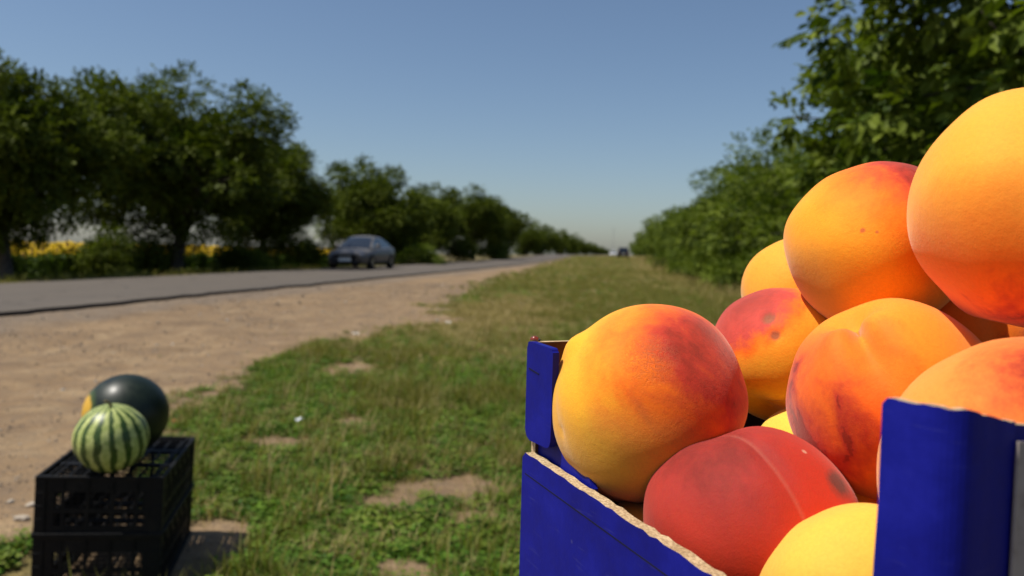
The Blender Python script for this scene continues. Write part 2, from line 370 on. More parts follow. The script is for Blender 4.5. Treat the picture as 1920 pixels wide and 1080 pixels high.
# gravel
def stone_mesh(name, mat, seed, sx=1, sy=.8, sz=.55):
    r = random.Random(seed); bm = bmesh.new(); bmesh.ops.create_icosphere(bm, subdivisions=2, radius=1)
    for v in bm.verts:
        k = 1 + 0.18 * math.sin(3 * v.co.x + seed) + 0.15 * math.sin(4 * v.co.y + 2 * seed) + r.uniform(-.06, .06)
        v.co = Vector((v.co.x * sx * k, v.co.y * sy * k, v.co.z * sz * k))
    me = bpy.data.meshes.new(name); bm.to_mesh(me); bm.free(); me.materials.append(mat); return me
def stone_mat(name, stops):
    t = NT(name); c = t.ramp(t.n('ShaderNodeObjectInfo').outputs['Random'], stops); n = t.noise(t.coord(), 3, 5)
    t.base(t.mix(t.ramp(n, [(.3, .4), (.7, 0.)]), c, (0.1, 0.08, 0.06)), 0.85, 0.2); t.bump(n, .4, .2); return t.m
M_stone = stone_mat('gravel_stone', [(0, (0.10, 0.08, 0.065)), (.5, (0.24, 0.18, 0.13)), (.85, (0.33, 0.27, 0.2)), (1, (0.5, 0.46, 0.4))])
SP = [proto('kind_%d' % i, stone_mesh('s%d' % i, M_stone, i + 1, 1, .6 + .12 * i, .4 + .1 * i)) for i in range(4)]
n = 80000; u = 2.2 + 26 * rng.random(n) ** 2.0; v = rng.uniform(-8.7, -1.5, n); x, y = xy_of(u, v)
k = (rng.random(n) < (1 - 0.93 * grassy(x, y)) * (0.25 + 0.75 * sstep(0.42, 0.6, fbm(x * .8, y * .8, 91)))) & ((x / y) * FPX + 960 > -80)
x, y = x[k], y[k]; n = len(x)
s = 0.0034 * np.exp(rng.normal(0, .55, n)) * (1 + y * .045)
scatter('gravel', np.stack([x, y, H(x, y) + s * 0.15], -1), np.stack([rng.normal(0, .2, n), rng.normal(0, .2, n), rng.uniform(0, 6.28, n)], -1), s, rng.integers(0, 4, n), SP,
        'loose gravel strewn over the bare earth shoulder', 'gravel')

# ------------------------------------------------------------------ sunflower field
M_pet = simple('sunflower_petal', (0.78, 0.52, 0.012), .6, .2, var=.15); M_sfd = simple('sunflower_disc', (0.14, 0.07, 0.015), .8); M_sfl = leaf_mat('sunflower_leaf', (0.05, 0.09, 0.015), (0.11, 0.16, 0.03), attr=False)
def sunflower(name, seed):
    r = random.Random(seed); mb = MB(); hgt = r.uniform(1.2, 1.4)
    mb.tube([(0, 0, 0), (0.02, 0, hgt * .6), (0.0, -.02, hgt)], [.014, .012, .009], 4, 0)
    for i in range(9):
        a = r.random() * 6.28; z = hgt * r.uniform(.25, .92); d = Vector((math.cos(a), math.sin(a), .15)); s = Vector((-math.sin(a), math.cos(a), 0)); L = r.uniform(.18, .28)
        c = Vector((0, 0, z)); mb.add([c, c + d * L * .5 + s * L * .4, c + d * L - Vector((0, 0, L * .4)), c + d * L * .5 - s * L * .4], [(0, 1, 2, 3)], 0)
    tilt = r.uniform(.7, 1.2); Mx = Matrix.Translation((0, 0, hgt)) @ Matrix.Rotation(r.uniform(-.9, .9), 4, 'Z') @ Matrix.Rotation(tilt, 4, 'Y')
    n = 12; ring = [Mx @ Vector((math.cos(6.283 * k / n) * .075, math.sin(6.283 * k / n) * .075, .03)) for k in range(n)]
    mb.add([Mx @ Vector((0, 0, .045))] + ring, [(0, 1 + k, 1 + (k + 1) % n) for k in range(n)], 2)
    mb.add([Mx @ Vector((0, 0, -.02))] + ring, [(0, 1 + (k + 1) % n, 1 + k) for k in range(n)], 0)
    for k in range(16):
        a = 6.283 * k / 16; d = Vector((math.cos(a), math.sin(a), .1)); s = Vector((-math.sin(a), math.cos(a), 0)); c = d * .07
        mb.add([Mx @ (c + Vector((0, 0, .02))), Mx @ (c + d * .05 + s * .028), Mx @ (c + d * .11), Mx @ (c + d * .05 - s * .028)], [(0, 1, 2, 3)], 1)
    return proto(name, mb.mesh(name, [M_sfl, M_pet, M_sfd]))
FP = [sunflower('kind_%d' % i, i + 20) for i in range(4)]
n = 34000; v = -21.5 - 60 * rng.random(n) ** 1.5; u = rng.uniform(8, 150, n); x, y = xy_of(u, v)
fx = x / y * FPX + 960; k = (fx > -100) & (fx < 760); x, y = x[k], y[k]; n = len(x)
scatter('sunflower_field', np.stack([x, y, H(x, y)], -1), np.stack([rng.normal(0, .05, n), rng.normal(0, .05, n), rng.normal(-.9, .5, n)], -1), rng.uniform(.95, 1.15, n), rng.integers(0, 4, n), FP,
        'field of blooming yellow sunflowers behind the far trees', 'sunflowers')

# ------------------------------------------------------------------ trees
M_bark = simple('bark', (0.075, 0.062, 0.05), .9, .15, var=.5, scale=9, bump=.8)
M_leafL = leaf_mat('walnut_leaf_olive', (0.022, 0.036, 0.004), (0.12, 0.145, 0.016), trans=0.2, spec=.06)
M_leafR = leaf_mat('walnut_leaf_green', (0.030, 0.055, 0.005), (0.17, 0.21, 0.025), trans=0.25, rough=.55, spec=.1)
def unit(a): return a / np.maximum(np.linalg.norm(a, axis=-1, keepdims=True), 1e-9)
def tree_mesh(seed, rx, ry, z0, z1, nclump, nleaf, leaflets, llen, leafmat, fork=1.7, tr=0.24, crad=(0.55, 1.05), lean=(0, 0), detail=False, flat=0.0, twigs=0):
    g = np.random.default_rng(seed); zc, rz = (z0 + z1) / 2, (z1 - z0) / 2
    C = []
    while len(C) < nclump:
        p = g.uniform(-1, 1, 3); r = np.linalg.norm(p)
        if r > 1 or r < 0.25: continue
        p = p / r * (r ** 0.45)
        lump = 0.78 + 0.40 * math.sin(3.1 * math.atan2(p[1], p[0]) + seed) * math.cos(2.3 * p[2] + seed) + 0.16 * g.normal()
        p = p * min(lump, 1.2)
        if p[2] < -0.2: p[:2] *= 1 - flat * (abs(p[2]) - .2)
        q = np.array([p[0] * rx, p[1] * ry, zc + p[2] * rz])
        if all(np.linalg.norm(q - c) > 0.42 * crad[0] for c in C): C.append(q)
    C = np.array(C); cr = g.uniform(crad[0], crad[1], nclump)
    mb = MB()
    f0 = Vector((lean[0], lean[1], fork))
    mb.tube([(0, 0, -.15), (0.02, 0, .25), (lean[0] * .35, lean[1] * .35, fork * .5), f0], [tr * 1.45, tr * 1.08, tr * .92, tr * .85], 10)
    nl = 6; limbs = []
    for i in range(nl):
        a = 6.283 * (i + g.uniform(-.25, .25)) / nl; el = g.uniform(.5, 1.25)
        e = f0 + Vector((math.cos(a) * math.cos(el) * rx * .55, math.sin(a) * math.cos(el) * ry * .55, math.sin(el) * (z1 - fork) * .55))
        mid = f0.lerp(e, .5) + Vector((g.normal() * .15, g.normal() * .15, .25))
        mb.tube([f0 - Vector((0, 0, .1)), mid, e], [tr * .6, tr * .42, tr * .26], 7); limbs.append((mid, e))
    for c in C:
        cv = Vector(c); mid, e = min(limbs, key=lambda m: (m[1] - cv).length); s = e if (e - cv).length < (mid - cv).length else mid
        k = s.lerp(cv, .5) + Vector((g.normal() * .12, g.normal() * .12, g.normal() * .12))
        mb.tube([s, k, cv], [tr * .2, tr * .12, .012], 4, cap=False)
    # compound leaves
    w = cr ** 2; w = w / w.sum(); ci = g.choice(nclump, nleaf, p=w)
    off = unit(g.normal(size=(nleaf, 3))); rad = g.random(nleaf) ** 0.42
    P = C[ci] + off * (rad * cr[ci])[:, None] * np.array([1.12, 1.12, .8])
    P[:, 2] = np.maximum(P[:, 2], z0 * .5 + .1)
    axis = unit(C[ci] - np.array([0, 0, zc - rz * .5])) * .45
    D = unit(off * .9 + axis + g.normal(size=(nleaf, 3)) * .35 + np.array([0, 0, -.15]))
    up = np.array([0, 0, 1.0]) + g.normal(size=(nleaf, 3)) * .45
    S = unit(np.cross(D, up)); U = unit(np.cross(S, D))
    var = np.clip(0.5 + 0.28 * g.normal(size=nleaf) + 0.3 * (g.random(nclump)[ci] - .5), 0, 1)
    sc = g.uniform(.7, 1.25, nleaf) * llen
    V, F4, F3, VA = [], [], [], []; base = 0
    pairs = (leaflets - 1) // 2
    spec = [(1.0, 0, 1.15)] + [((j + .6) / (pairs + .6), sgn, .75 + .35 * (j + 1) / pairs) for j in range(pairs) for sgn in (-1, 1)]
    for (tt, sgn, ls) in spec:
        rl = sc * 1.5
        b = P + D * (rl * tt)[:, None] - np.array([0, 0, 1]) * (rl * .22 * tt * tt)[:, None]
        d = unit(D * (1.0 if sgn == 0 else .45) + S * sgn * .9 + U * g.normal(0, .25, (nleaf, 1)) + np.array([0, 0, -.25]))
        nn = unit(U + g.normal(0, .35, (nleaf, 3))); s = unit(np.cross(d, nn)); L = (sc * ls * g.uniform(.8, 1.15, nleaf))[:, None]
        if detail:
            dr = np.array([0, 0, -1.0]) * L * .14
            vs_ = np.stack([b, b + d * L * .3 + s * L * .22, b + d * L * .68 + s * L * .28 + dr * .5, b + d * L + dr * 1.6, b + d * L * .68 - s * L * .28 + dr * .5, b + d * L * .3 - s * L * .22, b + d * L * .35 + nn * L * -.05, b + d * L * .68 + nn * L * -.06 + dr * .5], 1)
            m = np.arange(nleaf)[:, None] * 8 + base
            F4 += [m + np.array([0, 1, 2, 6])[None] * 0 + np.array([1, 2, 7, 6])[None], m + np.array([6, 7, 4, 5])[None]]
            F3 += [m + np.array([0, 1, 6])[None], m + np.array([0, 6, 5])[None], m + np.array([2, 3, 7])[None], m + np.array([7, 3, 4])[None]]
            k = 8
        else:
            vs_ = np.stack([b, b + d * L * .52 + s * L * .25, b + d * L, b + d * L * .52 - s * L * .25], 1)
            F4.append(np.arange(nleaf)[:, None] * 4 + base + np.arange(4)[None]); k = 4
        V.append(vs_.reshape(-1, 3)); VA.append(np.repeat(var, k)); base += nleaf * k
    crown = mesh_np('crown', np.concatenate(V), [np.concatenate(F4)] + ([np.concatenate(F3)] if F3 else []), [leafmat], attrs={'var': ('FLOAT', np.concatenate(VA).astype(np.float32))})
    return mb.mesh('trunk', M_bark, smooth=True), crown
def place_tree(name, variant, loc, s, rz, label, group, cat='tree'):
    o = thing(name, label, cat, loc, (0, 0, rz), group)
    o.scale = (s,) * 3 if isinstance(s, (int, float)) else s
    link('trunk', variant[0], o); link('crown', variant[1], o); return o
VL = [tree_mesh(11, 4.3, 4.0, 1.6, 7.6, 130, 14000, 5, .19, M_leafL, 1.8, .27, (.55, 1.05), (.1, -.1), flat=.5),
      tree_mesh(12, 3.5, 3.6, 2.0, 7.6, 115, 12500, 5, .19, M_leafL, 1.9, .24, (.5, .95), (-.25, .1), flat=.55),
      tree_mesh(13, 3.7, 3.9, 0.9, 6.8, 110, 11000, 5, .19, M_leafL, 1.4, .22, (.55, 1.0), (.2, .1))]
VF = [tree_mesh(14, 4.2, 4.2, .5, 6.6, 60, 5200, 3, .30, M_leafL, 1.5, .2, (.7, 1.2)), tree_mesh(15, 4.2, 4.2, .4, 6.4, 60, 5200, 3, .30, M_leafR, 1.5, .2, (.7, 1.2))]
VR = [tree_mesh(16, 3.7, 4.4, .35, 6.6, 110, 9000, 5, .165, M_leafR, 1.5, .22, (.5, .95)), tree_mesh(17, 3.6, 4.2, .3, 6.2, 110, 9000, 5, .165, M_leafR, 1.4, .2, (.5, .95))]
VN = tree_mesh(18, 4.2, 4.6, .5, 6.8, 150, 8500, 7, .185, M_leafR, 1.6, .24, (.45, .85), detail=True)
def gz(x, y): return float(H(np.array([x]), np.array([y]))[0])
def row_at(px, lat):   # point of a row parallel to the road at lateral distance lat, seen at pixel column px
    t = (px - 960) / FPX; # x = t*y ; v = RV.x*x + RV.y*y = lat
    y = lat / (RV[0] * t + RV[1]); return t * y, y
def lateral(lat, d): # point at forward distance d on lateral line
    x = (lat - RV[1] * d) / RV[0]; return x, d
GL = 'trees along the far side of the road'
LT = [(12, 26, VL[1], (.84, .9, .94), 0.0, 'dark walnut tree with leaning trunk at the left edge of the picture, beyond the road'),
      (330, 37, VL[0], 1.12, 1.1, 'broad dark walnut tree beyond the road, largest crown of the far row'),
      (492, 47, VL[1], 1.04, 2.2, 'dark walnut tree beyond the road, its trunk just left of the grey car'),
      (690, 61, VL[2], 1.12, 0.3, 'thin topped olive green tree rising behind the grey car'),
      (795, 76, VL[2], 1.05, 2.9, 'bushy tree standing just right of the one behind the grey car'),
      (885, 93, VL[0], .97, 4.0, 'tall rounded tree with the last high crown before the far row drops low'),
      (935, 114, VL[1], .98, 5.0, 'tree at the right foot of the tall rounded crown in the far row')]
for i, (px, d, var, s, rz, lab) in enumerate(LT):
    x, y = (px - 960) / FPX * d, d
    place_tree('walnut_tree', var, (x, y, gz(x, y)), s, rz, lab, GL)
for i, (px, s) in enumerate([(985, .9), (1015, .95), (1042, 1.0), (1064, .95), (1083, .95), (1099, .9), (1111, .95), (1121, .9), (1129, .95), (1136, .9)]):
    x, y = row_at(px, -18.2 if i < 3 else -17.5)
    place_tree('walnut_tree', VF[0], (x, y, gz(x, y)), s, i * 1.7, 'small distant tree of the dark low row shrinking along the far side of the road', 'distant trees beyond the road')
GR = 'trees along the near verge'
RT = [(7.3, 9.4, VN, 1.0, 0.0, 'near walnut tree with large sunlit leaves filling the top right corner'),
      (7.2, 15.5, VN, .9, 2.0, 'walnut tree behind the peaches, second of the right hand row'),
      (7.4, 23, VR[0], .8, .5, 'leafy walnut tree third in the right hand row, just above the peaches'),
      (7.4, 31, VR[1], .95, 2.4, 'leafy walnut tree fourth in the right hand row, its crown against the sky'),
      (7.4, 40, VR[0], .97, 3.3, 'leafy walnut tree fifth in the right hand row'),
      (7.4, 50, VR[1], 1.0, 4.4, 'leafy walnut tree sixth in the right hand row'),
      (7.5, 62, VR[0], .96, 5.2, 'leafy walnut tree seventh in the right hand row')]
for lat, d, var, s, rz, lab in RT:
    x, y = lateral(lat, d); place_tree('walnut_tree', var, (x, y, gz(x, y)), s, rz, lab, GR)
for i, d in enumerate([75, 90, 108, 130, 158, 192, 235, 290, 360, 450]):
    x, y = lateral(8.2, d); place_tree('walnut_tree', VF[1], (x, y, gz(x, y)), .95 + .05 * (i % 3), i * 2.1, 'distant tree of the lit green row narrowing along the right hand verge', 'distant trees on the near verge')
# shrubs
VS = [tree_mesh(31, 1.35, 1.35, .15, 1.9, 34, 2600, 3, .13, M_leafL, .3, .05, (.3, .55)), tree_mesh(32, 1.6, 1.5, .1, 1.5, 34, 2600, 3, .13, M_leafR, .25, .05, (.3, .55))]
for px, d, s, k, lab in [(210, 32, 1.0, 0, 'dark shrub between the two leftmost trunks, in front of the sunflowers'), (160, 34, .6, 1, 'ragged green shrub beside the dark shrub, touching the sunflowers'),
                         (432, 40, .8, 0, 'low brownish shrub between the broad walnut tree and the next trunk'), (565, 46, .95, 0, 'dark shrub just left of the grey car'), (790, 58, .9, 1, 'round green shrub just right of the grey car'),
                         (740, 60, 1.3, 0, 'dark shrub right behind the boot of the grey car'), (860, 78, 1.2, 0, 'dark shrub at the foot of the tall rounded tree'), (930, 96, 1.3, 1, 'green shrub beside the road right of the tall rounded tree'), (470, 41, .7, 1, 'small green shrub at the trunk left of the grey car')]:
    x, y = (px - 960) / FPX * d, d; place_tree('roadside_shrub', VS[k], (x, y, gz(x, y)), s, px * .1, lab, 'shrubs beyond the road', 'shrub')
for i, (lat, d, s) in enumerate([(4.6, 17, .7), (4.4, 22, .8), (4.3, 27, .9), (4.2, 33, 1.0), (4.1, 40, 1.0), (4.2, 48, 1.0), (4.2, 57, 1.1), (4.3, 68, 1.2)]):
    x, y = lateral(lat + .6, d); place_tree('roadside_shrub', VS[1], (x, y, gz(x, y)), s, i * 1.3, 'low leafy shrub growing under the right hand tree row', 'shrubs under the right hand trees', 'shrub')

# ------------------------------------------------------------------ vehicles
def paint(name, col, metal=.15, rough=.45):
    t = NT(name); n = t.noise(t.coord(), 3, 4); t.base(t.ramp(n, [(.3, tuple(x * .85 for x in col)), (.7, col)]), rough, .4, metal); t.b.inputs['Coat Weight'].default_value = .1; return t.m
M_glass = simple('car_glass', (0.015, 0.02, 0.028), .06, .8, var=.1); M_rub = simple('tyre_rubber', (0.015, 0.014, 0.013), .85); M_rim = simple('alloy', (0.35, 0.35, 0.36), .35, .5, .9)
M_chr = simple('headlight_reflector', (0.9, 0.9, 0.9), .2, .8, 1.0, var=.03); M_plate = simple('number_plate', (0.75, 0.75, 0.72), .5, var=.05); M_blk = simple('black_trim', (0.012, 0.012, 0.013), .5)
M_tail = simple('tail_lamp', (0.25, 0.01, 0.01), .25, .5)
def loft(stations):
    mb = MB(); n = None
    for y, prof in stations:
        ring = [(w, z) for w, z in prof] + [(-w, z) for w, z in reversed(prof)]
        n = len(ring); mb.v += [(w, y, z) for w, z in ring]
    for i in range(len(stations) - 1):
        for k in range(n):
            a = i * n + k; b = i * n + (k + 1) % n; mb.f.append((a, b, b + n, a + n)); mb.m.append(0)
    mb.f.append(tuple(range(n))); mb.m.append(0); e = (len(stations) - 1) * n; mb.f.append(tuple(e + k for k in reversed(range(n)))); mb.m.append(0)
    return mb
def panel(quad, inset, off, name, mat, parent):
    q = [Vector(p) for p in quad]; c = sum(q, Vector()) / 4; nrm = (q[1] - q[0]).cross(q[3] - q[0]).normalized()
    p = [c + (v - c) * (1 - inset) + nrm * off for v in q]; b = [v - nrm * .02 for v in p]
    mb = MB(); mb.add(p + b, [(0, 1, 2, 3), (4, 7, 6, 5), (0, 4, 5, 1), (1, 5, 6, 2), (2, 6, 7, 3), (3, 7, 4, 0)]); return mb.build(name, mat, parent)
def wheel(parent, x, y, r=.33, w=.22):
    mb = MB(); sgn = 1 if x > 0 else -1
    prof = [(-.5, .72), (-.5, .93), (-.38, 1.0), (.38, 1.0), (.5, .93), (.5, .72)]
    n = 24
    for (a, b) in prof:
        for k in range(n): t = 6.283 * k / n; mb.v.append((a * w, math.cos(t) * r * b, math.sin(t) * r * b))
    for i in range(len(prof) - 1):
        for k in range(n): mb.f.append((i * n + k, i * n + (k + 1) % n, (i + 1) * n + (k + 1) % n, (i + 1) * n + k)); mb.m.append(0)
    o = mb.build('wheel', M_rub, parent, smooth=False, loc=(x, y, r))
    rm = MB()
    for k in range(7):
        t = 6.283 * k / 7; rm.box((sgn * w * .36, 0, r * .38), (.03, .07, r * .62), mat=Matrix.Rotation(t, 4, 'X'))
    rm.tube([(sgn * w * .3, 0, 0), (sgn * w * .42, 0, 0)], [r * .2, r * .18], 12); rm.tube([(-w * .3, 0, 0), (sgn * w * .25, 0, 0)], [r * .72, r * .72], 20)
    rm.build('rim', M_rim, o)
def dome(r, sy=1.0, sz=1.0, n=16, m=7):
    mb = MB()
    for i in range(m + 1):
        a = i / m * math.pi / 2
        for k in range(n): t = 6.283 * k / n; mb.v.append((math.cos(t) * r * math.cos(a), -math.sin(a) * r * sy, math.sin(t) * r * math.cos(a) * sz))
    for i in range(m):
        for k in range(n): mb.f.append((i * n + k, i * n + (k + 1) % n, (i + 1) * n + (k + 1) % n, (i + 1) * n + k)); mb.m.append(0)
    return mb
def sedan(loc, rz, col, label, s=1.0):
    t = thing('passenger_car', label, 'car', loc, (0, 0, rz)); t.scale = (s,) * 3; P = paint('car_paint', col)
    # front at y=0 facing -y, rear at y=4.7
    st = []
    for y, zb, zt, w in [(0, .38, .62, .62), (.06, .26, .68, .74), (.25, .2, .735, .84), (.7, .19, .80, .895), (1.25, .19, .90, .905), (1.5, .19, .93, .91), (2.4, .19, .95, .915), (3.5, .2, .97, .91), (4.2, .22, 1.0, .88), (4.6, .27, .98, .80), (4.72, .4, .9, .70)]:
        m = (zb + zt) / 2; st.append((y, [(w * .82, zb), (w * .97, zb + .07), (w, m), (w * .975, zt - .1), (w * .9, zt - .03), (w * .6, zt + .015), (w * .2, zt + .03)]))
    loft(st).build('body', P, t, smooth=True)
    # cabin: one curved shell, its faces shared out between roof and glass
    ST = [(1.12, .90), (1.4, 1.07), (1.7, 1.24), (2.0, 1.37), (2.15, 1.41), (2.55, 1.45), (2.62, 1.453), (3.1, 1.44), (3.4, 1.39), (3.75, 1.27), (4.05, 1.12), (4.32, .99)]
    ring = []
    for y, z in ST:
        k = (z - .88) / .57; wb = .815 - .03 * abs(y - 2.6) / 1.5; wt = wb - .26 * k
        ring.append([(wb, y, .87), (wb - .012, y, .885), (wt + .03, y, z - .09 * k), (wt - .06, y, z - .02 * k), (wt * .45, y, z + .012), (0, y, z + .018)])
    full = [r + [(-p[0], p[1], p[2]) for p in reversed(r[:-1])] for r in ring]; nr = len(full[0])
    sets = {k_: MB() for k_ in ('roof', 'windscreen', 'rear_window', 'front_1', 'front_0', 'back_1', 'back_0')}
    for i in range(len(ST) - 1):
        for k in range(nr - 1):
            q = [full[i][k], full[i][k + 1], full[i + 1][k + 1], full[i + 1][k]]
            side = k in (1, nr - 3); top_ = 3 <= k <= nr - 5
            if top_ and i < 3: kind = 'windscreen'
            elif top_ and i >= 8: kind = 'rear_window'
            elif side and 1 <= i < 5: kind = 'front_%d' % (k == 1)
            elif side and 6 <= i < 10: kind = 'back_%d' % (k == 1)
            else: kind = 'roof'
            sets[kind].add(q, [(0, 3, 2, 1)])
    for kind, m_ in sets.items():
        m_.build('side_window' if kind[:5] in ('front', 'back_') else kind, P if kind == 'roof' else M_glass, t, smooth=True)
    for x in (-.83, .83):
        for y in (.88, 3.72): wheel(t, x, y)
        ml = MB(); ml.tube([(x, 1.55, .98), (x * 1.22, 1.5, 1.02)], [.07, .085], 8); ml.build('mirror', P, t, smooth=True)
        dh = dome(.17, .55, .5).build('headlight', M_chr, t, smooth=True, loc=(x * .70, .16, .615)); 
        fl = MB(); fl.box((x * .66, .05, .33), (.2, .12, .09)); fl.build('fog_lamp', M_blk, t, bevel=.01)
        for y in (2.35, 3.3):
            hd = MB(); hd.box((x * 1.085, y, .80), (.03, .16, .03)); hd.build('door_handle', M_rim, t)
    g = MB(); g.box((0, .0, .52), (.62, .10, .24)); gr = g.build('grille', M_blk, t, bevel=.02)
    for k in range(4): b = MB(); b.box((0, -.055, .43 + k * .055), (.58, .012, .014)); b.build('grille_bar', M_rim, gr)
    g = MB(); g.box((0, .02, .29), (1.0, .10, .1)); g.build('air_intake', M_blk, t, bevel=.02)
    g = MB(); g.box((0, -.065, .40), (.52, .02, .115)); g.build('number_plate', M_plate, t)
    for x in (-1, 1):
        g = MB(); g.box((x * .58, 4.66, .80), (.3, .12, .14)); g.build('tail_lamp', M_tail, t, bevel=.02)
    return t
def suv_rear(loc, rz, col, label):
    t = thing('passenger_van', label, 'van', loc, (0, 0, rz)); P = paint('van_paint', col, .0, .7)
    st = []
    for y, zb, zt, w in [(0, .35, .95, .85), (.15, .28, 1.0, .92), (1.2, .28, 1.08, .95), (4.2, .28, 1.1, .95), (4.5, .35, 1.05, .9)]:
        m = (zb + zt) / 2; st.append((y, [(w * .85, zb), (w, zb + .1), (w, m), (w * .97, zt - .08), (w * .5, zt)]))
    loft(st).build('body', P, t, smooth=True)
    cab = [(1.1, .86, 1.05), (4.45, .86, 1.05), (1.9, .72, 1.78), (4.2, .72, 1.8)]
    cb = MB(); cb.v = [(-.86, 1.1, 1.0), (.86, 1.1, 1.0), (.86, 4.42, 1.0), (-.86, 4.42, 1.0), (-.72, 1.8, 1.78), (.72, 1.8, 1.78), (.74, 4.2, 1.8), (-.74, 4.2, 1.8)]
    cb.f = [(0, 1, 5, 4), (1, 2, 6, 5), (2, 3, 7, 6), (3, 0, 4, 7), (4, 5, 6, 7)]; cb.m = [0] * 5; cb.build('roof', P, t, bevel=.05)
    v = [Vector(p) for p in cb.v]
    panel([v[2], v[3], v[7], v[6]], .14, .012, 'rear_window', M_glass, t); panel([v[0], v[1], v[5], v[4]], .1, .012, 'windscreen', M_glass, t)
    panel([v[1], v[2], v[6], v[5]], .14, .012, 'side_window', M_glass, t); panel([v[3], v[0], v[4], v[7]], .14, .012, 'side_window', M_glass, t)
    for x in (-.84, .84):
        for y in (.8, 3.7): wheel(t, x, y, .36)
        g = MB(); g.box((x * .98, 4.44, .95), (.16, .1, .3)); g.build('tail_lamp', M_tail, t, bevel=.02)
    g = MB(); g.box((0, 4.5, .5), (1.75, .14, .22)); g.build('bumper', M_blk, t, bevel=.03)
    g = MB(); g.box((0, 4.56, .72), (.5, .03, .11)); g.build('number_plate', M_plate, t)
    return t
RZ = -math.atan2(RU[0], RU[1])
def road_z(u): return 0.15 + 0.02 + float(rise(u))
x, y = lateral(-13.2, 38.5); u, v = uv_of(x, y)
sedan((x, y, road_z(u)), RZ, (0.125, 0.118, 0.112), 'dark grey saloon car driving toward us on the road', 1.15)

x, y = (1160 - 960) / FPX * 142, 142.0
suv_rear((x, y - 4.5, gz(x, y) + .02), math.pi, (0.05, 0.036, 0.034), 'dark van seen small in the distance where the road meets the horizon').rotation_euler = (0, 0, RZ + math.pi)
x, y = (1148 - 960) / FPX * 205, 205.0
sedan((x, y, gz(x, y) + .02), RZ, (0.7, 0.7, 0.7), 'tiny white car beside the dark van on the horizon')
# mast
def mast(loc):
    t = thing('lattice_mast', 'thin pale mast standing on the horizon above the end of the far trees', 'mast', loc); M = simple('galvanised_steel', (0.35, 0.36, 0.38), .5, .5, .6)
    h = 26.0
    for sx in (-1, 1):
        for sy in (-1, 1):
            mb = MB(); mb.tube([(sx * .7, sy * .7, -1), (sx * .3, sy * .3, h)], [.04, .03], 5); mb.build('leg', M, t)
    mb = MB(); n = 14
    for i in range(n):
        z0, z1 = h * i / n, h * (i + 1) / n; w0, w1 = .7 - .4 * i / n, .7 - .4 * (i + 1) / n
        for a, b in (((-1, -1), (1, -1)), ((1, -1), (1, 1)), ((1, 1), (-1, 1)), ((-1, 1), (-1, -1))):
            mb.tube([(a[0] * w0, a[1] * w0, z0), (b[0] * w1, b[1] * w1, z1)], [.015, .015], 4); mb.tube([(a[0] * w1, a[1] * w1, z1), (b[0] * w1, b[1] * w1, z1)], [.015, .015], 4)
    mb.build('bracing', M, t); mb = MB(); mb.box((0, 0, h - .6), (3.2, .3, .2)); mb.tube([(0, 0, h - .5), (0, 0, h + 2.5)], [.06, .03], 6); mb.build('antenna', M, t)
x, y = (1147 - 960) / FPX * 800, 800.0; mast((x, y, gz(x, y)))

# ------------------------------------------------------------------ black crates and melons
def crate_mat():
    t = NT('black_plastic'); c = t.coord(); n = t.noise(c, 9, 6, .65); d = t.noise(c, 60, 3)
    col = t.mix(t.ramp(n, [(.5, 0.), (.72, .5)]), (0.005, 0.005, 0.0055), (0.03, 0.025, 0.02))
    t.base(col, t.ramp(d, [(.3, .5), (.7, .75)]), .18); t.bump(d, .15, .002); return t.m
M_crate = crate_mat()
CW, CD, CH = .40, .60, .203
def wall_bars(L, h, seed):
    mb = MB(); r = random.Random(seed); th = .006
    bands = [(h - .046, h), (h * .40, h * .40 + .016), (0, .036)]
    for a, b in bands: mb.box((0, 0, (a + b) / 2), (L, th + .002, b - a))
    wins = [(.036, h * .40), (h * .40 + .016, h - .046)]
    nm = max(3, round(L / .078)); step = L / nm
    for a, b in wins:
        for k in range(nm + 1): mb.box((min(max(-L / 2 + k * step, -L / 2 + .025), L / 2 - .025), 0, (a + b) / 2), (.012 if 0 < k < nm else .05, th, b - a + .002))
        k = 0; xx = -L / 2 + .011
        while xx < L / 2:
            mb.box((xx, 0, (a + b) / 2), (.0024, th * .7, b - a + .002)); xx += .0225
        zz = a + .0105
        while zz < b - .004: mb.box((0, 0, zz), (L, th * .6, .0024)); zz += .0155
    for k in range(1, nm): mb.box((-L / 2 + k * step, -.005, h - .02), (.006, .008, .04))
    return mb
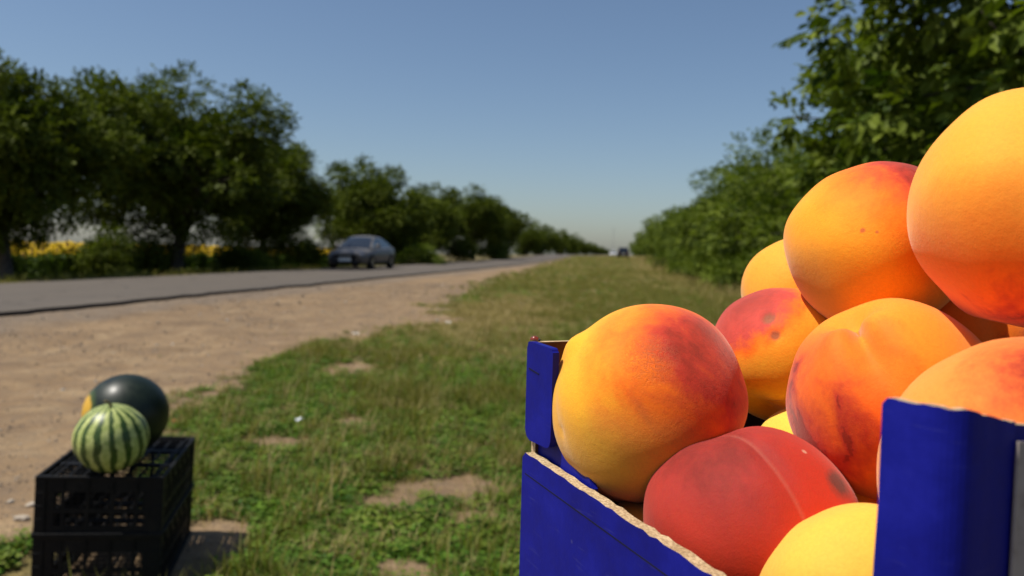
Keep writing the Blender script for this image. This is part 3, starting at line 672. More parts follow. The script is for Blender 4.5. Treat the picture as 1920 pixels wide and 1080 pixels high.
def crate(loc, rot, label):
    t = thing('plastic_crate', label, 'crate', loc, rot, 'black crates under the melons')
    hw, hd = CW / 2, CD / 2
    for k, (L, cx, cy, a) in enumerate([(CW - .02, 0, -hd + .008, 0), (CW - .02, 0, hd - .008, math.pi), (CD - .02, hw - .008, 0, math.pi / 2), (CD - .02, -hw + .008, 0, -math.pi / 2)]):
        wall_bars(L, CH - .008, k).build('side_lattice', M_crate, t, loc=(cx, cy, 0), rot=(0, 0, a))
    for sx in (-1, 1):
        for sy in (-1, 1):
            mb = MB(); mb.box((sx * (hw - .017), sy * (hd - .017), CH / 2), (.034, .034, CH - .004))
            for z in (.012, .06, .105, .15): mb.box((sx * (hw - .017), sy * (hd - .017), z), (.0365, .0365, .004))
            mb.build('corner_post', M_crate, t, bevel=.003)
    mb = MB(); z = CH - .004
    for sy in (-1, 1): mb.box((0, sy * (hd - .005), z), (CW, .012, .012)); mb.box((0, sy * (hd - .03), z - .003), (CW - .04, .006, .008))
    for sx in (-1, 1): mb.box((sx * (hw - .005), 0, z), (.012, CD - .024, .012)); mb.box((sx * (hw - .03), 0, z - .003), (.006, CD - .04, .008))
    mb.build('rim', M_crate, t, bevel=.002)
    mb = MB(); z = CH - .012
    for i in range(1, 9): mb.box((-hw + CW * i / 9, 0, z), (.006, CD - .03, .008))
    for i in range(1, 13): mb.box((0, -hd + CD * i / 13, z - .001), (CW - .03, .006, .008))
    for i in range(2): mb.box((0, -hd + CD * (i + 1) / 3, z + .001), (CW - .03, .03, .009))
    mb.build('base_grid', M_crate, t)
    lip = MB()
    for sy in (-1, 1): lip.box((0, sy * (hd + .001), .006), (CW + .008, .012, .014))
    for sx in (-1, 1): lip.box((sx * (hw + .001), 0, .006), (.012, CD - .014, .0136))
    lip.build('stacking_lip', M_crate, t, bevel=.002)
    return t
yaw, tilt = R(12), R(2.4)
FRx, FRy = -1.19, 2.70
wa = Vector((math.cos(yaw), math.sin(yaw), 0)); da = Vector((-math.sin(yaw), math.cos(yaw), 0))
cc = Vector((FRx, FRy, 0)) - wa * CW / 2 + da * CD / 2; cz = gz(cc.x, cc.y)
Mrot = Matrix.Rotation(yaw, 4, 'Z') @ Matrix.Rotation(tilt, 4, 'Y'); upc = Mrot @ Vector((0, 0, 1))
base0 = Vector((cc.x, cc.y, cz + .008))
crate(base0, (0, tilt, yaw), 'lower black plastic crate of the pair, standing on the ground')
c2 = base0 + upc * (CH + .002); crate(c2, (0, tilt, yaw), 'upper black plastic crate of the pair, with the two melons on it')
def on_crate(lx, ly, h): return c2 + Mrot @ Vector((lx, ly, CH - .004 + h))
def sphere_mesh(name, nu, nv, fn, mat):
    V = []; 
    for i in range(nv + 1):
        th = math.pi * i / nv
        for k in range(nu):
            ph = 2 * math.pi * k / nu; V.append(fn(th, ph))
    F = []
    for i in range(nv):
        for k in range(nu): F.append((i * nu + k, (i + 1) * nu + k, (i + 1) * nu + (k + 1) % nu, i * nu + (k + 1) % nu))
    me = bpy.data.meshes.new(name); me.from_pydata([tuple(v) for v in V], [], F); bm = bmesh.new(); bm.from_mesh(me); bmesh.ops.remove_doubles(bm, verts=bm.verts, dist=1e-6); bm.to_mesh(me); bm.free()
    me.materials.append(mat); me.polygons.foreach_set('use_smooth', [True] * len(me.polygons)); return me
def striped():
    t = NT('striped_rind'); c = t.coord(); sp = t.n('ShaderNodeSeparateXYZ'); t.l(c, sp.inputs[0])
    ph = t.math('ARCTAN2', sp.outputs[1], sp.outputs[0]); n = t.noise(c, 22, 5, .65); n2 = t.noise(c, 7, 3); big = t.noise(c, 60, 4, .6)
    a = t.math('ADD', t.math('MULTIPLY', ph, 15.0), t.math('MULTIPLY', t.math('SUBTRACT', n, .5), 4.6)); a = t.math('ADD', a, t.math('MULTIPLY', t.math('SUBTRACT', n2, .5), 3.6))
    st = t.math('SINE', a)
    light = t.ramp(big, [(.35, (0.30, 0.36, 0.09)), (.65, (0.50, 0.53, 0.19))]); dark = t.ramp(big, [(.35, (0.018, 0.045, 0.007)), (.65, (0.055, 0.10, 0.016))])
    t.base(t.mix(t.ramp(t.math('MULTIPLY_ADD', st, .5, .5), [(.42, 0.), (.66, 1.)]), light, dark), .42, .4); t.bump(big, .08, .002); return t.m
def darkrind(yl):
    t = NT('dark_rind'); c = t.coord(); n = t.noise(c, 16, 6, .6, 1.0); n2 = t.noise(c, 5, 3)
    col = t.ramp(n, [(.35, (0.005, 0.010, 0.006)), (.6, (0.009, 0.017, 0.009)), (.75, (0.016, 0.028, 0.012))])
    nv = t.n('ShaderNodeVectorMath', operation='NORMALIZE'); t.l(c, nv.inputs[0]); d = t.math('ADD', t.dot(nv.outputs[0], yl), t.math('MULTIPLY', t.math('SUBTRACT', n2, .5), .25))
    col = t.mix(t.ramp(d, [(.82, 0.), (.91, .5)]), col, (0.09, 0.14, 0.02)); col = t.mix(t.ramp(d, [(.915, 0.), (.95, 1.)]), col, (0.60, 0.34, 0.03))
    t.base(col, t.ramp(n, [(.3, .36), (.7, .52)]), .35); return t.m
LOOK = [CR.copy(), CU.copy(), CF.copy()]
def look(px, py):      # directions below are given as seen along the ray through this picture point
    f = (at(px, py, 1) - CAM).normalized(); r = (CR - f * CR.dot(f)).normalized(); LOOK[:] = [r, r.cross(f), f]
def pdir(a, b):
    q = max(0.0, 1 - a * a - b * b); return (LOOK[0] * a + LOOK[1] * b - LOOK[2] * math.sqrt(q)).normalized()
M_stem = simple('dry_stem', (0.14, 0.11, 0.05), .9, bump=.5)
def put_melon(name, label, px, py, d, rr, rzs, mat, lobes, axis_tilt):
    def fn(th, ph):
        r = rr * (1 + lobes * math.cos(10 * ph) * math.sin(th)) * (1 - .035 * math.exp(-(th / .22) ** 2))
        return Vector((math.sin(th) * math.cos(ph) * r, math.sin(th) * math.sin(ph) * r, math.cos(th) * r * rzs))
    p = at(px, py, d); t = thing(name, label, 'watermelon', p, axis_tilt); link('rind', sphere_mesh('rind', 72, 40, fn, mat), t)
    mb = MB(); z = rr * rzs * .96; mb.tube([(0, 0, z - .004), (.003, 0, z + .008), (-.004, -.006, z + .020), (-.016, -.010, z + .026)], [.007, .0045, .0038, .0045], 7); mb.build('stem', M_stem, t, smooth=True)
    return t
# the rind must touch the crate: distance along the ray is solved so that the lowest point meets the lid
def melon_depth(px, py, rpx, rzs):
    lo, hi = 2.4, 3.4
    for _ in range(40):
        d = (lo + hi) / 2; p = at(px, py, d); rr = rpx * d / FPX; loc = Mrot.inverted() @ (p - c2)
        if loc.z - rr * rzs > CH: lo = d
        else: hi = d
    return d, rpx * d / FPX
d1, r1 = melon_depth(209, 821, 65, .985)
put_melon('striped_watermelon', 'small pale green watermelon with dark stripes on the front of the crate', 209, 821, d1, r1, .985, striped(), .006, (R(9), R(-3), .5))
d2, r2 = melon_depth(237, 776, 74.5, 1.0); look(237, 776)
put_melon('dark_watermelon', 'large dark green watermelon with a yellow patch behind the striped one', 237, 776, d2, r2, 1.0, darkrind(tuple(Matrix.Rotation(R(75), 3, 'X') @ pdir(-.97, .06))), .0, (R(-75), 0, 0))

# ------------------------------------------------------------------ carton of peaches
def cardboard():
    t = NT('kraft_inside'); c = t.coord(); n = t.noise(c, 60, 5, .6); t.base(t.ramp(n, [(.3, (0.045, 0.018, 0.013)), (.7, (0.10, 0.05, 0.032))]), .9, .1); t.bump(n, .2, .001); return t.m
def flute():
    t = NT('kraft_edge'); c = t.coord(); w = t.n('ShaderNodeTexNoise'); t.l(c, w.inputs[0]); w.inputs['Scale'].default_value = 700; n = t.noise(c, 90, 4, .6)
    t.base(t.mix(t.ramp(w.outputs[0], [(.42, .5), (.56, 0.)]), t.ramp(n, [(.3, (0.40, 0.27, 0.14)), (.7, (0.62, 0.47, 0.28))]), (0.16, 0.09, 0.045)), .9, .1); t.bump(n, .8, .002); return t.m
def blue_print():
    t = NT('blue_printed_card'); c = t.coord(); n = t.noise(c, 30, 6, .65); f = t.noise(c, 260, 3)
    col = t.ramp(n, [(.3, (0.003, 0.005, 0.15)), (.55, (0.005, 0.008, 0.21)), (.75, (0.010, 0.013, 0.27))])
    mp = t.n('ShaderNodeMapping'); t.l(c, mp.inputs[0]); mp.inputs['Scale'].default_value = (40, 40, 500); sc = t.noise(mp.outputs[0], 1.0, 2)
    col = t.mix(t.ramp(sc, [(.64, 0.), (.76, .28)]), col, (0.07, 0.07, 0.24))
    vo = t.n('ShaderNodeTexVoronoi'); t.l(c, vo.inputs['Vector']); vo.inputs['Scale'].default_value = 42; sp = t.ramp(vo.outputs['Distance'], [(.05, .7), (.09, 0.)])
    col = t.mix(sp, col, (0.12, 0.12, 0.22))
    t.base(col, t.ramp(n, [(.3, .45), (.7, .6)]), .16); wv = t.n('ShaderNodeTexWave'); t.l(c, wv.inputs[0]); wv.inputs['Scale'].default_value = 45; wv.inputs['Distortion'].default_value = 1.0; t.bump(t.math('ADD', t.math('MULTIPLY', f, .5), t.math('ADD', t.math('MULTIPLY', wv.outputs[1], .25), t.math('MULTIPLY', n, .8))), .22, .0012); return t.m
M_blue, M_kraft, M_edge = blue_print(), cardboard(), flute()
BA = Vector((.4226, -.9063, 0)); BB = Vector((.9063, .4226, 0)); P0 = Vector((.0135, .456, CAMZ))
LA, LB = .2637, .36; ZB = -.245
def slab(name, O, D, Nin, outline, th, parent, mats=None, bev=.0008, wob=0.0, seed=0):
    """outline: (s, z) polygon; extruded by th along inward normal Nin"""
    r = random.Random(seed); mb = MB(); n = len(outline)
    pts = [(s + r.uniform(-wob, wob), z + r.uniform(-wob, wob)) for s, z in outline]
    a = [O + D * s + Vector((0, 0, z)) for s, z in pts]; b = [v + Nin * th for v in a]
    org = a[0].copy(); V = [v - org for v in a] + [v - org for v in b]
    nrm = Vector((0, 0, 0))
    for i in range(n): nrm += a[i].cross(a[(i + 1) % n])
    flip = nrm.dot(Nin) > 0
    f1 = tuple(range(n)); f2 = tuple(n + i for i in reversed(range(n)))
    mb.v = [tuple(v) for v in V]
    mb.f = [f1, f2] + [(i, n + i, n + (i + 1) % n, (i + 1) % n) for i in range(n)]
    if flip: mb.f = [tuple(reversed(f)) for f in mb.f]
    mb.m = [0, 1] + [2] * n
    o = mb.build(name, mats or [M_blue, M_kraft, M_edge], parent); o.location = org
    bm = bmesh.new(); bm.from_mesh(o.data); bmesh.ops.triangulate(bm, faces=[f for f in bm.faces if len(f.verts) > 4]); bm.to_mesh(o.data); bm.free()
    return o
def rtab(s0, s1, zlo, ztop0, ztop1=None, r=.006, lo_r=0):
    ztop1 = ztop0 if ztop1 is None else ztop1; o = [(s0, zlo)]
    if lo_r: o = [(s0, zlo + lo_r)] + [(s0 + lo_r * (1 - math.cos(k * .39)), zlo + lo_r * (1 - math.sin(k * .39))) for k in range(1, 5)]
    o += [(s1, zlo)] if not lo_r else [(s1 - lo_r * (1 - math.cos(k * .39)), zlo + lo_r * (1 - math.sin(k * .39))) for k in range(4, 0, -1)] + [(s1, zlo + lo_r)]
    o += [(s1 - r * (1 - math.cos(k * .39)), ztop1 - r * (1 - math.sin(k * .39))) for k in range(0, 5)]
    o += [(s0 + r * (1 - math.cos(k * .39)), ztop0 - r * (1 - math.sin(k * .39))) for k in range(4, -1, -1)]
    return o
box = thing('peach_carton', 'blue cardboard fruit carton heaped with peaches in the foreground', 'box', (0, 0, 0))
NL = Vector((.9063, .4226, 0)); NF = Vector((.4226, -.9063, 0))
def rim_line(s): return -.1135 - .0085 * min(1, s / .166) - (.03 * max(0, (s - .17) / .06) if s > .17 else 0)
top = [(s, rim_line(s) + random.uniform(-.0006, .0006)) for s in np.linspace(LA - .03, 0.004, 46)]
slab('side_panel', P0 - NL * .0055, BA, NL, [(0, ZB), (LA, ZB), (LA, -.15)] + top + [(0, -.117)], .006, box)
slab('corner_post', P0 + NL * .002, BA, NL, [(.002, ZB + .02), (.075, ZB + .02), (.066, -.118), (.05, -.100), (.002, -.098)], .003, box, [M_blue, M_kraft, M_blue])
slab('corner_flap', P0 - NL * .0042, BA, NL, rtab(.0, .031, -.106, -.0506, -.0515, .003, .006), .0038, box, [M_blue, M_kraft, M_blue], wob=.0004, seed=3)
def wrap_corner():
    C_ = P0 - NL * .005 + BA * (LA + .0012); rad = .0085; path = []   # plan of the folded card: along the side, round the corner, along the front
    for k in range(9): path.append((-.0245 + (.0245 - rad) * k / 8, 0.0))
    for k in range(1, 9): a_ = k * math.pi / 16; path.append((-rad + rad * math.sin(a_), rad * (1 - math.cos(a_))))
    for k in range(1, 9): path.append((0, rad + .016 * k / 8))
    th = .0035; n = len(path); mb = MB(); zs = [ZB, -.20, -.16, -.12, -.09, -.07, -.055]
    r = random.Random(4); cols = []
    for i, (s, t) in enumerate(path):
        a0, a1 = path[max(0, i - 1)], path[min(n - 1, i + 1)]; dx, dy = a1[0] - a0[0], a1[1] - a0[1]; l = math.hypot(dx, dy); nx, ny = -dy / l, dx / l
        ztop = -.0398 - (.002 if i == 0 else 0) - max(0, (i - 14)) * .00045 + r.uniform(-.00035, .00035); col = []
        for q, z in enumerate(zs + [ztop]):
            jit = r.uniform(-.0006, .0006) if i == 0 else 0
            o_ = C_ + BA * (s + jit) + BB * t + Vector((0, 0, z)); i_ = C_ + BA * (s + nx * th + jit) + BB * (t + ny * th) + Vector((0, 0, z)); col.append((o_, i_))
        cols.append(col)
    m = len(zs) + 1; org = C_.copy()
    for col in cols:
        for o_, i_ in col: mb.v += [tuple(o_ - org), tuple(i_ - org)]
    V = lambda i, q, k: (i * m + q) * 2 + k
    for i in range(n - 1):
        for q in range(m - 1):
            mb.f.append((V(i, q, 0), V(i + 1, q, 0), V(i + 1, q + 1, 0), V(i, q + 1, 0))); mb.m.append(0)
            mb.f.append((V(i, q, 1), V(i, q + 1, 1), V(i + 1, q + 1, 1), V(i + 1, q, 1))); mb.m.append(1)
        mb.f.append((V(i, m - 1, 0), V(i + 1, m - 1, 0), V(i + 1, m - 1, 1), V(i, m - 1, 1))); mb.m.append(2)
    for q in range(m - 1):
        mb.f.append((V(0, q, 0), V(0, q + 1, 0), V(0, q + 1, 1), V(0, q, 1))); mb.m.append(0)
        mb.f.append((V(n - 1, q, 0), V(n - 1, q, 1), V(n - 1, q + 1, 1), V(n - 1, q + 1, 0))); mb.m.append(0)
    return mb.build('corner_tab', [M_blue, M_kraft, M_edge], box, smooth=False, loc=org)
wrap_corner()
slab('far_panel', P0 - NF * .0, BB, NF, [(.0, ZB), (LB, ZB), (LB, -.045), (LB - .05, -.045), (LB - .06, -.09), (.215, -.095), (.205, -.046), (.2, -.0415), (.142, -.0402), (.137, -.0415), (.134, -.045), (.128, -.105), (.062, -.105), (.054, -.06), (.050, -.0525), (.046, -.0506), (.0, -.0506)], .005, box, seed=5)
Q0 = P0 + BA * LA
M_slot = simple('dark_slit', (0.004, 0.004, 0.02), .9)
slab('slit', P0 - NL * .0045, BA, NL, [(.003, -.0652), (.0155, -.0668), (.0155, -.0674), (.003, -.0660)], .001, box, [M_slot] * 3)
slab('score_line', P0 - NL * .0057, BA, NL, [(.004, -.1252), (.16, -.1335), (.16, -.1341), (.004, -.1258)], .001, box, [M_slot] * 3)
slab('front_panel', Q0 - NF * .003, BB, -NF, [(.003, ZB), (LB, ZB), (LB, -.05), (LB - .05, -.05), (LB - .06, -.09), (.12, -.09), (.10, -.055), (.05, -.049), (.02, -.0455), (.006, -.0420), (.003, -.045)], .004, box, seed=6)
slab('side_panel', P0 + BB * LB, BA, -NL, [(0, ZB), (LA, ZB), (LA, -.05), (LA - .05, -.05), (LA - .06, -.11), (.06, -.11), (.05, -.05), (0, -.05)], .0045, box, seed=7)
mb = MB(); fl = [P0 + BA * .003 + BB * .003, P0 + BA * (LA - .003) + BB * .003, P0 + BA * (LA - .003) + BB * (LB - .003), P0 + BA * .003 + BB * (LB - .003)]
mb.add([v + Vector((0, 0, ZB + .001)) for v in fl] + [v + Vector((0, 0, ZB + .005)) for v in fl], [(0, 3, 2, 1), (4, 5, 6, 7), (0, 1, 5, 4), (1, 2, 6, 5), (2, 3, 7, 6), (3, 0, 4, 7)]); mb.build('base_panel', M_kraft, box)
# printed sheet on the shaded front
t_ = NT('printed_sheet'); c_ = t_.coord(); n_ = t_.noise(c_, 120, 3, .6); t_.base(t_.ramp(n_, [(.3, (0.24, 0.20, 0.19)), (.45, (0.32, 0.27, 0.26)), (.7, (0.36, 0.31, 0.30))]), .6, .3)
slab('printed_sheet', Q0 + NF * .0026, BB, -NF, [(.0195, -.2), (.22, -.2), (.22, -.064), (.095, -.0580), (.0195, -.0495)], .0008, box, [t_.m] * 3)

# peaches
def peach_mat(name, Rr, blush, t0, t1, yellow, orange, red, su_line=0.0, pits=(), streak=.35, scar=None, green=None, bloom=.26, spots=.0):
    t = NT(name); c = t.coord(); nv = t.n('ShaderNodeVectorMath', operation='NORMALIZE'); t.l(c, nv.inputs[0]); nrm = nv.outputs[0]
    sp = t.n('ShaderNodeSeparateXYZ'); t.l(nrm, sp.inputs[0])
    mp = t.n('ShaderNodeMapping'); t.l(nrm, mp.inputs[0]); mp.inputs['Scale'].default_value = (2.3, 2.3, 1.15); mp.inputs['Location'].default_value = (random.random() * 9, random.random() * 9, random.random() * 9)
    n1 = t.noise(mp.outputs[0], 1.1, 3, .5, .4); n2 = t.noise(mp.outputs[0], 5, 5, .7); n3 = t.noise(c, 1500, 3, .6); n4 = t.noise(c, 260, 5, .7)
    f = t.math('MULTIPLY_ADD', t.dot(nrm, blush), .5, .5)
    f = t.math('ADD', f, t.math('MULTIPLY', t.math('SUBTRACT', n1, .5), streak * 1.5)); f = t.math('ADD', f, t.math('MULTIPLY', t.math('SUBTRACT', n2, .5), streak * .28))
    f = t.math('ADD', f, t.math('MULTIPLY', t.math('SUBTRACT', n4, .5), .09))
    m = (t0 + t1) / 2
    col = t.ramp(f, [(max(0, t0 - .12), yellow), (t0, tuple(y * .6 + o * .4 for y, o in zip(yellow, orange))), (m, orange), (min(.99, t1), red), (min(1, t1 + .2), tuple(x * .62 for x in red))])
    if green: col = t.mix(t.ramp(t.math('ADD', t.dot(nrm, green), t.math('MULTIPLY', t.math('SUBTRACT', n1, .5), .5)), [(.5, 0.), (.95, .6)]), col, (0.50, 0.24, 0.04))
    if su_line:
        ln = t.ramp(t.math('ABSOLUTE', t.math('ADD', sp.outputs[1], t.math('MULTIPLY', t.math('SUBTRACT', n2, .5), .012))), [(.0, su_line), (.035, 0.)]); ln = t.math('MULTIPLY', ln, t.ramp(sp.outputs[0], [(.0, 0.), (.2, 1.)]))
        col = t.mix(ln, col, (0.62, 0.30, 0.20))
    for pv, pr, pc in pits:
        di = t.n('ShaderNodeVectorMath', operation='DISTANCE'); t.l(nrm, di.inputs[0]); di.inputs[1].default_value = pv
        e = t.math('ADD', di.outputs['Value'], t.math('MULTIPLY', t.math('SUBTRACT', n2, .5), pr * .8)); col = t.mix(t.ramp(e, [(pr * .45, .9), (pr, 0.)]), col, pc)
    if spots:
        vo = t.n('ShaderNodeTexVoronoi'); t.l(c, vo.inputs['Vector']); vo.inputs['Scale'].default_value = 130; k = t.math('MULTIPLY', t.ramp(vo.outputs['Distance'], [(.06, 1.), (.13, 0.)]), t.ramp(n2, [(.5, 0.), (.6, spots)]))
        col = t.mix(k, col, (0.25, 0.06, 0.01))
    fz = t.noise(c, 700, 4, .7); col = t.mix(t.ramp(fz, [(.35, .22), (.6, 0.)]), col, t.mix(.5, col, (0.30, 0.06, 0.01)))
    t.base(col, .68, .18)
    b = t.b.inputs; b['Subsurface Weight'].default_value = .2; b['Subsurface Radius'].default_value = (1, .4, .15); b['Subsurface Scale'].default_value = .006
    b['Sheen Weight'].default_value = bloom; b['Sheen Roughness'].default_value = .45; b['Sheen Tint'].default_value = (1, .88, .78, 1)
    h = t.math('ADD', t.math('MULTIPLY', n3, .25), t.math('MULTIPLY', n4, .5))
    if scar:
        di = t.n('ShaderNodeVectorMath', operation='DISTANCE'); t.l(nrm, di.inputs[0]); di.inputs[1].default_value = scar; w = t.noise(mp.outputs[0], 9, 3, .5, 2.5)
        k = t.math('MULTIPLY', t.ramp(di.outputs['Value'], [(.08, 1.), (.30, 0.)]), t.ramp(t.math('ABSOLUTE', t.math('SUBTRACT', w, .5)), [(.0, 1.), (.08, 0.)]))
        col2 = t.mix(t.math('MULTIPLY', k, .75), col, (0.55, 0.13, 0.04)); t.l(col2, b['Base Color']); h = t.math('SUBTRACT', h, t.math('MULTIPLY', k, 1.2))
    t.bump(h, .4, .0014); return t.m
def peach(label, px, py, d, rpx, ax, su, mat, shape=(1, 1, .94), groove=.05, gw=.17, dimp=.2, dw=.33, gfall=9.0, tw=.22, dents=(), tip=.05, squash=None, seed=0, sq_fac=1.0, lump=1.0):
    rr = rpx * d / FPX; z = ax.normalized(); x = (su - z * su.dot(z)).normalized(); y = z.cross(x); M3 = Matrix((x, y, z)).transposed()
    loc_ = lambda v: M3.transposed() @ v
    dl = [(loc_(v), r, dp) for v, r, dp in dents]; sq = loc_(squash) if squash is not None else None
    r_ = random.Random(seed); ph1, ph2, ph3 = (r_.random() * 6.28 for _ in range(3))
    def fn(th, ph):
        p = (ph + math.pi) % (2 * math.pi) - math.pi
        r = 1 - dimp * math.exp(-(th / dw) ** 2) + tip * math.exp(-((math.pi - th) / tw) ** 2)
        fall = math.exp(-(th / gfall) ** 2)
        r -= fall * groove * math.exp(-(p / gw) ** 2) * math.sin(th) ** .6 * (1.15 - .35 * th / math.pi) - fall * groove * .35 * math.exp(-((abs(p) - .55) / .35) ** 2) * math.sin(th)
        v = Vector((math.sin(th) * math.cos(ph), math.sin(th) * math.sin(ph), math.cos(th)))
        r += lump * (.030 * math.sin(3.1 * v.x + ph1) * math.sin(2.9 * v.y + ph2) + .016 * math.sin(4.2 * v.z + 2.6 * v.x + ph3) + .008 * math.sin(8 * v.y + 6 * v.z + ph1) * math.sin(7 * v.x + ph3))
        for dv, dr, dp in dl: r -= dp * math.exp(-((v - dv).length / dr) ** 2)
        q = Vector((v.x * shape[0], v.y * shape[1], v.z * shape[2])) * r * rr
        if sq is not None: q -= sq * (q.dot(sq)) * (1 - sq_fac)
        return q
    m = mat(rr, loc_)
    o = link('peach', sphere_mesh('peach', 112, 64, fn, m)); o.matrix_world = Matrix.Translation(at(px, py, d)) @ M3.to_4x4()
    return tag(o, label, 'peach', 'peaches heaped in the blue carton')
YE, ORG, RED = (0.92, 0.41, 0.018), (0.90, 0.17, 0.006), (0.50, 0.036, 0.016)
YP = (0.84, 0.45, 0.055); DRED = (0.40, 0.032, 0.026)
def PM(blush, t0, t1, y=YE, o=ORG, r=RED, **kw):
    def f(rr, lo):
        k2 = dict(kw)
        if 'pits' in k2: k2['pits'] = [(lo(v), a, c) for v, a, c in k2['pits']]
        for q in ('scar', 'green'):
            if q in k2: k2[q] = lo(k2[q])
        return peach_mat('peach_skin', rr, lo(blush), t0, t1, y, o, r, **k2)
    return f
look(1211, 757)
peach('large yellow peach with a red cheek at the left corner of the carton', 1211, 757, .435, 186, -pdir(-.75, .62), pdir(-.45, -.85), PM(pdir(.66, .42), .66, .95, streak=.24, scar=pdir(.05, .42), green=pdir(-.15, -.85), ), tip=.085, tw=.17, groove=.03, seed=1, dents=[(pdir(-.86, -.25), .06, .02)])
look(1402, 986)
peach('dark red peach with a pale seam low at the front of the carton', 1402, 986, .378, 192, pdir(-.27, .955), pdir(.50, .03), PM(pdir(-.35, .72), .20, .92, y=(0.88, .14, .006), o=(0.68, .036, .006), r=(.34, .025, .018), streak=.14, su_line=.15, bloom=.15, pits=[(pdir(.80, .36), .17, (.13, .04, .03)), (pdir(.55, .65), .03, (.6, .3, .2))]), shape=(1, .99, .98), groove=.045, gw=.10, dimp=.08, seed=2)
look(1612, 1130)
peach('pale yellow peach in front of the red one, beside the near corner tab', 1612, 1130, .325, 188, pdir(.3, -.9), pdir(.9, .2), PM(pdir(.8, -.4), .85, 1.3, y=YP, o=(.80, .36, .04), streak=.25, green=pdir(.9, -.3)), seed=3, groove=0, tip=0)
look(1668, 748)
peach('orange heart shaped peach with a deep cleft in the middle of the heap', 1668, 748, .39, 186, pdir(-.33, .86), pdir(-.10, .30), PM(pdir(-.75, -.35), .66, 1.08, y=(.94, .28, .016), o=(.86, .14, .01), streak=.34), shape=(1, 1.02, 1.02), groove=.30, gw=.22, dimp=.27, dw=.26, gfall=.8, seed=4)
look(1466, 667)
peach('red and yellow peach with two small brown pits behind the corner peach', 1466, 667, .485, 131, pdir(-.3, -.8), pdir(.8, .3), PM(pdir(-.55, .75), .76, .90, y=(.86, .41, .02), r=(.55, .06, .04), streak=.16, spots=.3, pits=[(pdir(-.16, .52), .12, (.30, .10, .05)), (pdir(-.08, .27), .09, (.30, .08, .03))]), dents=[(pdir(-.16, .52), .10, .05), (pdir(-.08, .27), .08, .035)], seed=5)
look(1640, 464)
peach('big orange yellow peach with a red top near the top of the heap', 1640, 464, .445, 160, -pdir(.3, .85), pdir(.6, -.6), PM(pdir(.55, .80), .70, .95, y=(.95, .35, .014), o=(.93, .18, .006), streak=.16, pits=[(pdir(-.12, .18), .035, (.62, .13, .03)), (pdir(.02, .16), .02, (.62, .15, .03))], green=pdir(-.5, -.8)), shape=(1, 1, 1.0), tip=.02, groove=.02, seed=6)
look(1503, 553)
peach('yellow peach farthest back at the left of the heap', 1503, 553, .535, 111, pdir(-.2, -.8), pdir(.9, .1), PM(pdir(.9, -.3), .8, 1.2, y=(.92, .36, .03), o=(.88, .22, .02), spots=.6), seed=7)
look(1952, 394)
peach('largest pale orange peach at the upper right edge of the picture', 1952, 394, .35, 224, pdir(.5, .84), pdir(.4, -.8), PM(pdir(.15, -.90), .60, 1.2, y=(.95, .38, .030), o=(.93, .17, .008), streak=.22), shape=(1, 1, 1.02), seed=8, groove=.02)
look(1948, 935)
peach('blurred peach with a red right cheek behind the near corner of the carton', 1948, 935, .305, 322, -pdir(-.5, -.6), pdir(.2, .9), PM(pdir(.35, .62), .88, .99, y=(.94, .32, .045), o=(.82, .15, .02), r=(.36, .016, .008), streak=.05), squash=NF, sq_fac=.8, seed=9, groove=.0, tip=0)
for px, py, d, rp, lab, cy in [(1545, 870, .45, 128, 'yellow peach glimpsed in the gap between the red and the cleft peach', (.86, .56, .07)), (1625, 985, .405, 150, 'yellow peach glimpsed low between the red, the cleft and the pale peach', (.86, .52, .06)),
                               (1235, 1035, .42, 120, 'orange peach glimpsed in the gap over the carton edge', (.84, .30, .03)), (1790, 900, .42, 140, 'hidden orange peach low in the carton behind the near corner', (.84, .30, .03)), (1810, 640, .46, 140, 'orange peach glimpsed between the two topmost peaches', (.82, .22, .02))]:
    look(px, py)
    peach(lab, px, py, d, rp, pdir(.1, .9), pdir(.3, -.6), PM(pdir(.6, -.4), .7, 1.1, y=cy), seed=int(px))

# ladybird on the corner
def ladybird(p, rz):
    t = thing('ladybird', 'tiny brown red ladybird on the top corner of the blue carton', 'insect', p, (0, 0, rz))
    M1 = simple('wing_case', (0.22, 0.035, 0.012), .12, .7, var=.2, scale=300); M2 = simple('beetle_black', (0.01, 0.008, 0.007), .3, .5)
    def el(th, ph): return Vector((math.sin(th) * math.cos(ph) * .00215, math.sin(th) * math.sin(ph) * .0027, max(-.0004, math.cos(th) * .0022)))
    w = link('wing_cases', sphere_mesh('wing_cases', 32, 20, el, M1), t, loc=(0, 0, .0009))
    for a, b in ((-.0011, .0009), (.0011, .0009), (-.0009, -.0010), (.0009, -.0010)):
        def sp(th, ph): return Vector((math.sin(th) * math.cos(ph) * .0004, math.sin(th) * math.sin(ph) * .0004, math.cos(th) * .0002))
        z = .0022 * math.sqrt(max(0, 1 - (a / .00215) ** 2 - (b / .0027) ** 2)); link('spot', sphere_mesh('spot', 10, 6, sp, M2), w, loc=(a, b, z))
    def hd(th, ph): return Vector((math.sin(th) * math.cos(ph) * .0011, math.sin(th) * math.sin(ph) * .0009, math.cos(th) * .0008))
    link('head', sphere_mesh('head', 16, 10, hd, M2), t, loc=(0, -.0029, .0010))
    for s in (-1, 1):
        for k in (-1, 0, 1):
            mb = MB(); mb.tube([(s * .001, k * .0012, .0008), (s * .0024, k * .0016, .0009), (s * .0030, k * .0018, 0)], [.00018, .00015, .0001], 5); mb.build('leg', M2, t)
lp = P0 + Vector((.0022, .0008, -.0506)); ladybird(lp - NL * .0022, 1.2)

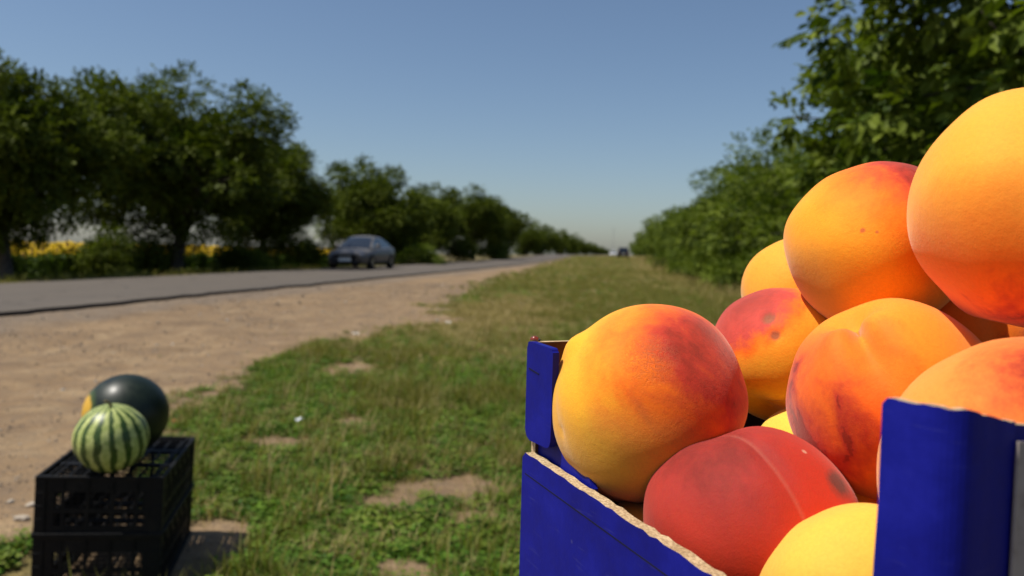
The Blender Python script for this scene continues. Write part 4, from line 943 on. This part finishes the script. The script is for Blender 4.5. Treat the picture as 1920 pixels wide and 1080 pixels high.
# table that carries the carton
M_wood = simple('weathered_wood', (0.24, 0.17, 0.10), .8, .2, var=.35, scale=14, bump=.4)
tz = CAMZ + ZB + .0005; ctr = P0 + BA * LA / 2 + BB * LB / 2; tb = thing('wooden_table', 'plain wooden table under the blue carton', 'table', (ctr.x, ctr.y, 0), (0, 0, math.atan2(BB.y, BB.x)))
mb = MB(); mb.box((0, 0, tz - .0125), (LB - .02, LA - .02, .025)); mb.build('table_top', M_wood, tb, bevel=.003)
for sx in (-1, 1):
    for sy in (-1, 1):
        mb = MB(); lx, ly = sx * (LB / 2 - .05), sy * (LA / 2 - .05); mb.box((lx, ly, (tz - .025) / 2 - .02), (.04, .04, tz - .025 + .04)); mb.build('leg', M_wood, tb, bevel=.003)

# ------------------------------------------------------------------ litter and stones
M_film = simple('white_plastic_film', (0.82, 0.84, 0.86), .18, .6, var=.06); M_paper = simple('paper_scrap', (0.75, 0.73, 0.68), .8, var=.1)
M_pale = simple('pale_stone', (0.45, 0.38, 0.30), .85, .2, var=.3, scale=60, bump=.5); M_dleaf = simple('dead_leaf', (0.45, 0.16, 0.04), .8, var=.3, scale=40)
def scrap(name, label, cat, px, py, size, mat, seed, flat=.35):
    p = gp(px, py); r = random.Random(seed); n = 7; mb = MB()
    for i in range(n):
        for j in range(n):
            x, y = (i / (n - 1) - .5) * 2, (j / (n - 1) - .5) * 2; e = 1 - .25 * r.random() * (abs(x) > .9 or abs(y) > .9)
            mb.v.append((x * size * e, y * size * .65 * e, size * flat * (math.sin(2.6 * x + seed) * math.cos(2.2 * y + seed) * .6 + r.uniform(-.3, .3)) + size * flat))
    for i in range(n - 1):
        for j in range(n - 1): a = i * n + j; mb.f.append((a, a + n, a + n + 1, a + 1)); mb.m.append(0)
    o = mb.build(name, mat, loc=(p.x, p.y, gz(p.x, p.y) + .012), rot=(0, 0, seed)); so = o.modifiers.new('thick', 'SOLIDIFY'); so.thickness = .0008
    tag(o, label, cat)
scrap('plastic_scrap', 'crumpled shiny plastic scrap in the grass right of the crates', 'litter', 561, 795, .032, M_film, 1, .8)
scrap('paper_scrap', 'white paper scrap at the ragged edge of the far grass', 'litter', 840, 609, .06, M_paper, 2, .5)
scrap('paper_scrap', 'small pale scrap on the bare earth near the grass tongue', 'litter', 667, 631, .045, M_paper, 3, .4)
scrap('dead_leaf', 'orange dead leaf at the grass edge behind the crates', 'leaf', 331, 793, .035, M_dleaf, 4, .5)
for i, (px, py, s, lab) in enumerate([(42, 978, .030, 'larger pale stone lying left of the crates'), (58, 952, .022, 'small pale stone just behind the larger one left of the crates'), (70, 1000, .016, 'pebble tucked against the left side of the lower crate'), (20, 945, .018, 'dark edged stone at the left border of the picture'), (450, 868, .018, 'pale stone in the grass right of the upper crate')]):
    p = gp(px, py); o = link('stone', stone_mesh('stone', M_pale, i + 30), loc=(p.x, p.y, gz(p.x, p.y) + s * .3), rot=(0, 0, i), scl=s); tag(o, lab, 'stone')
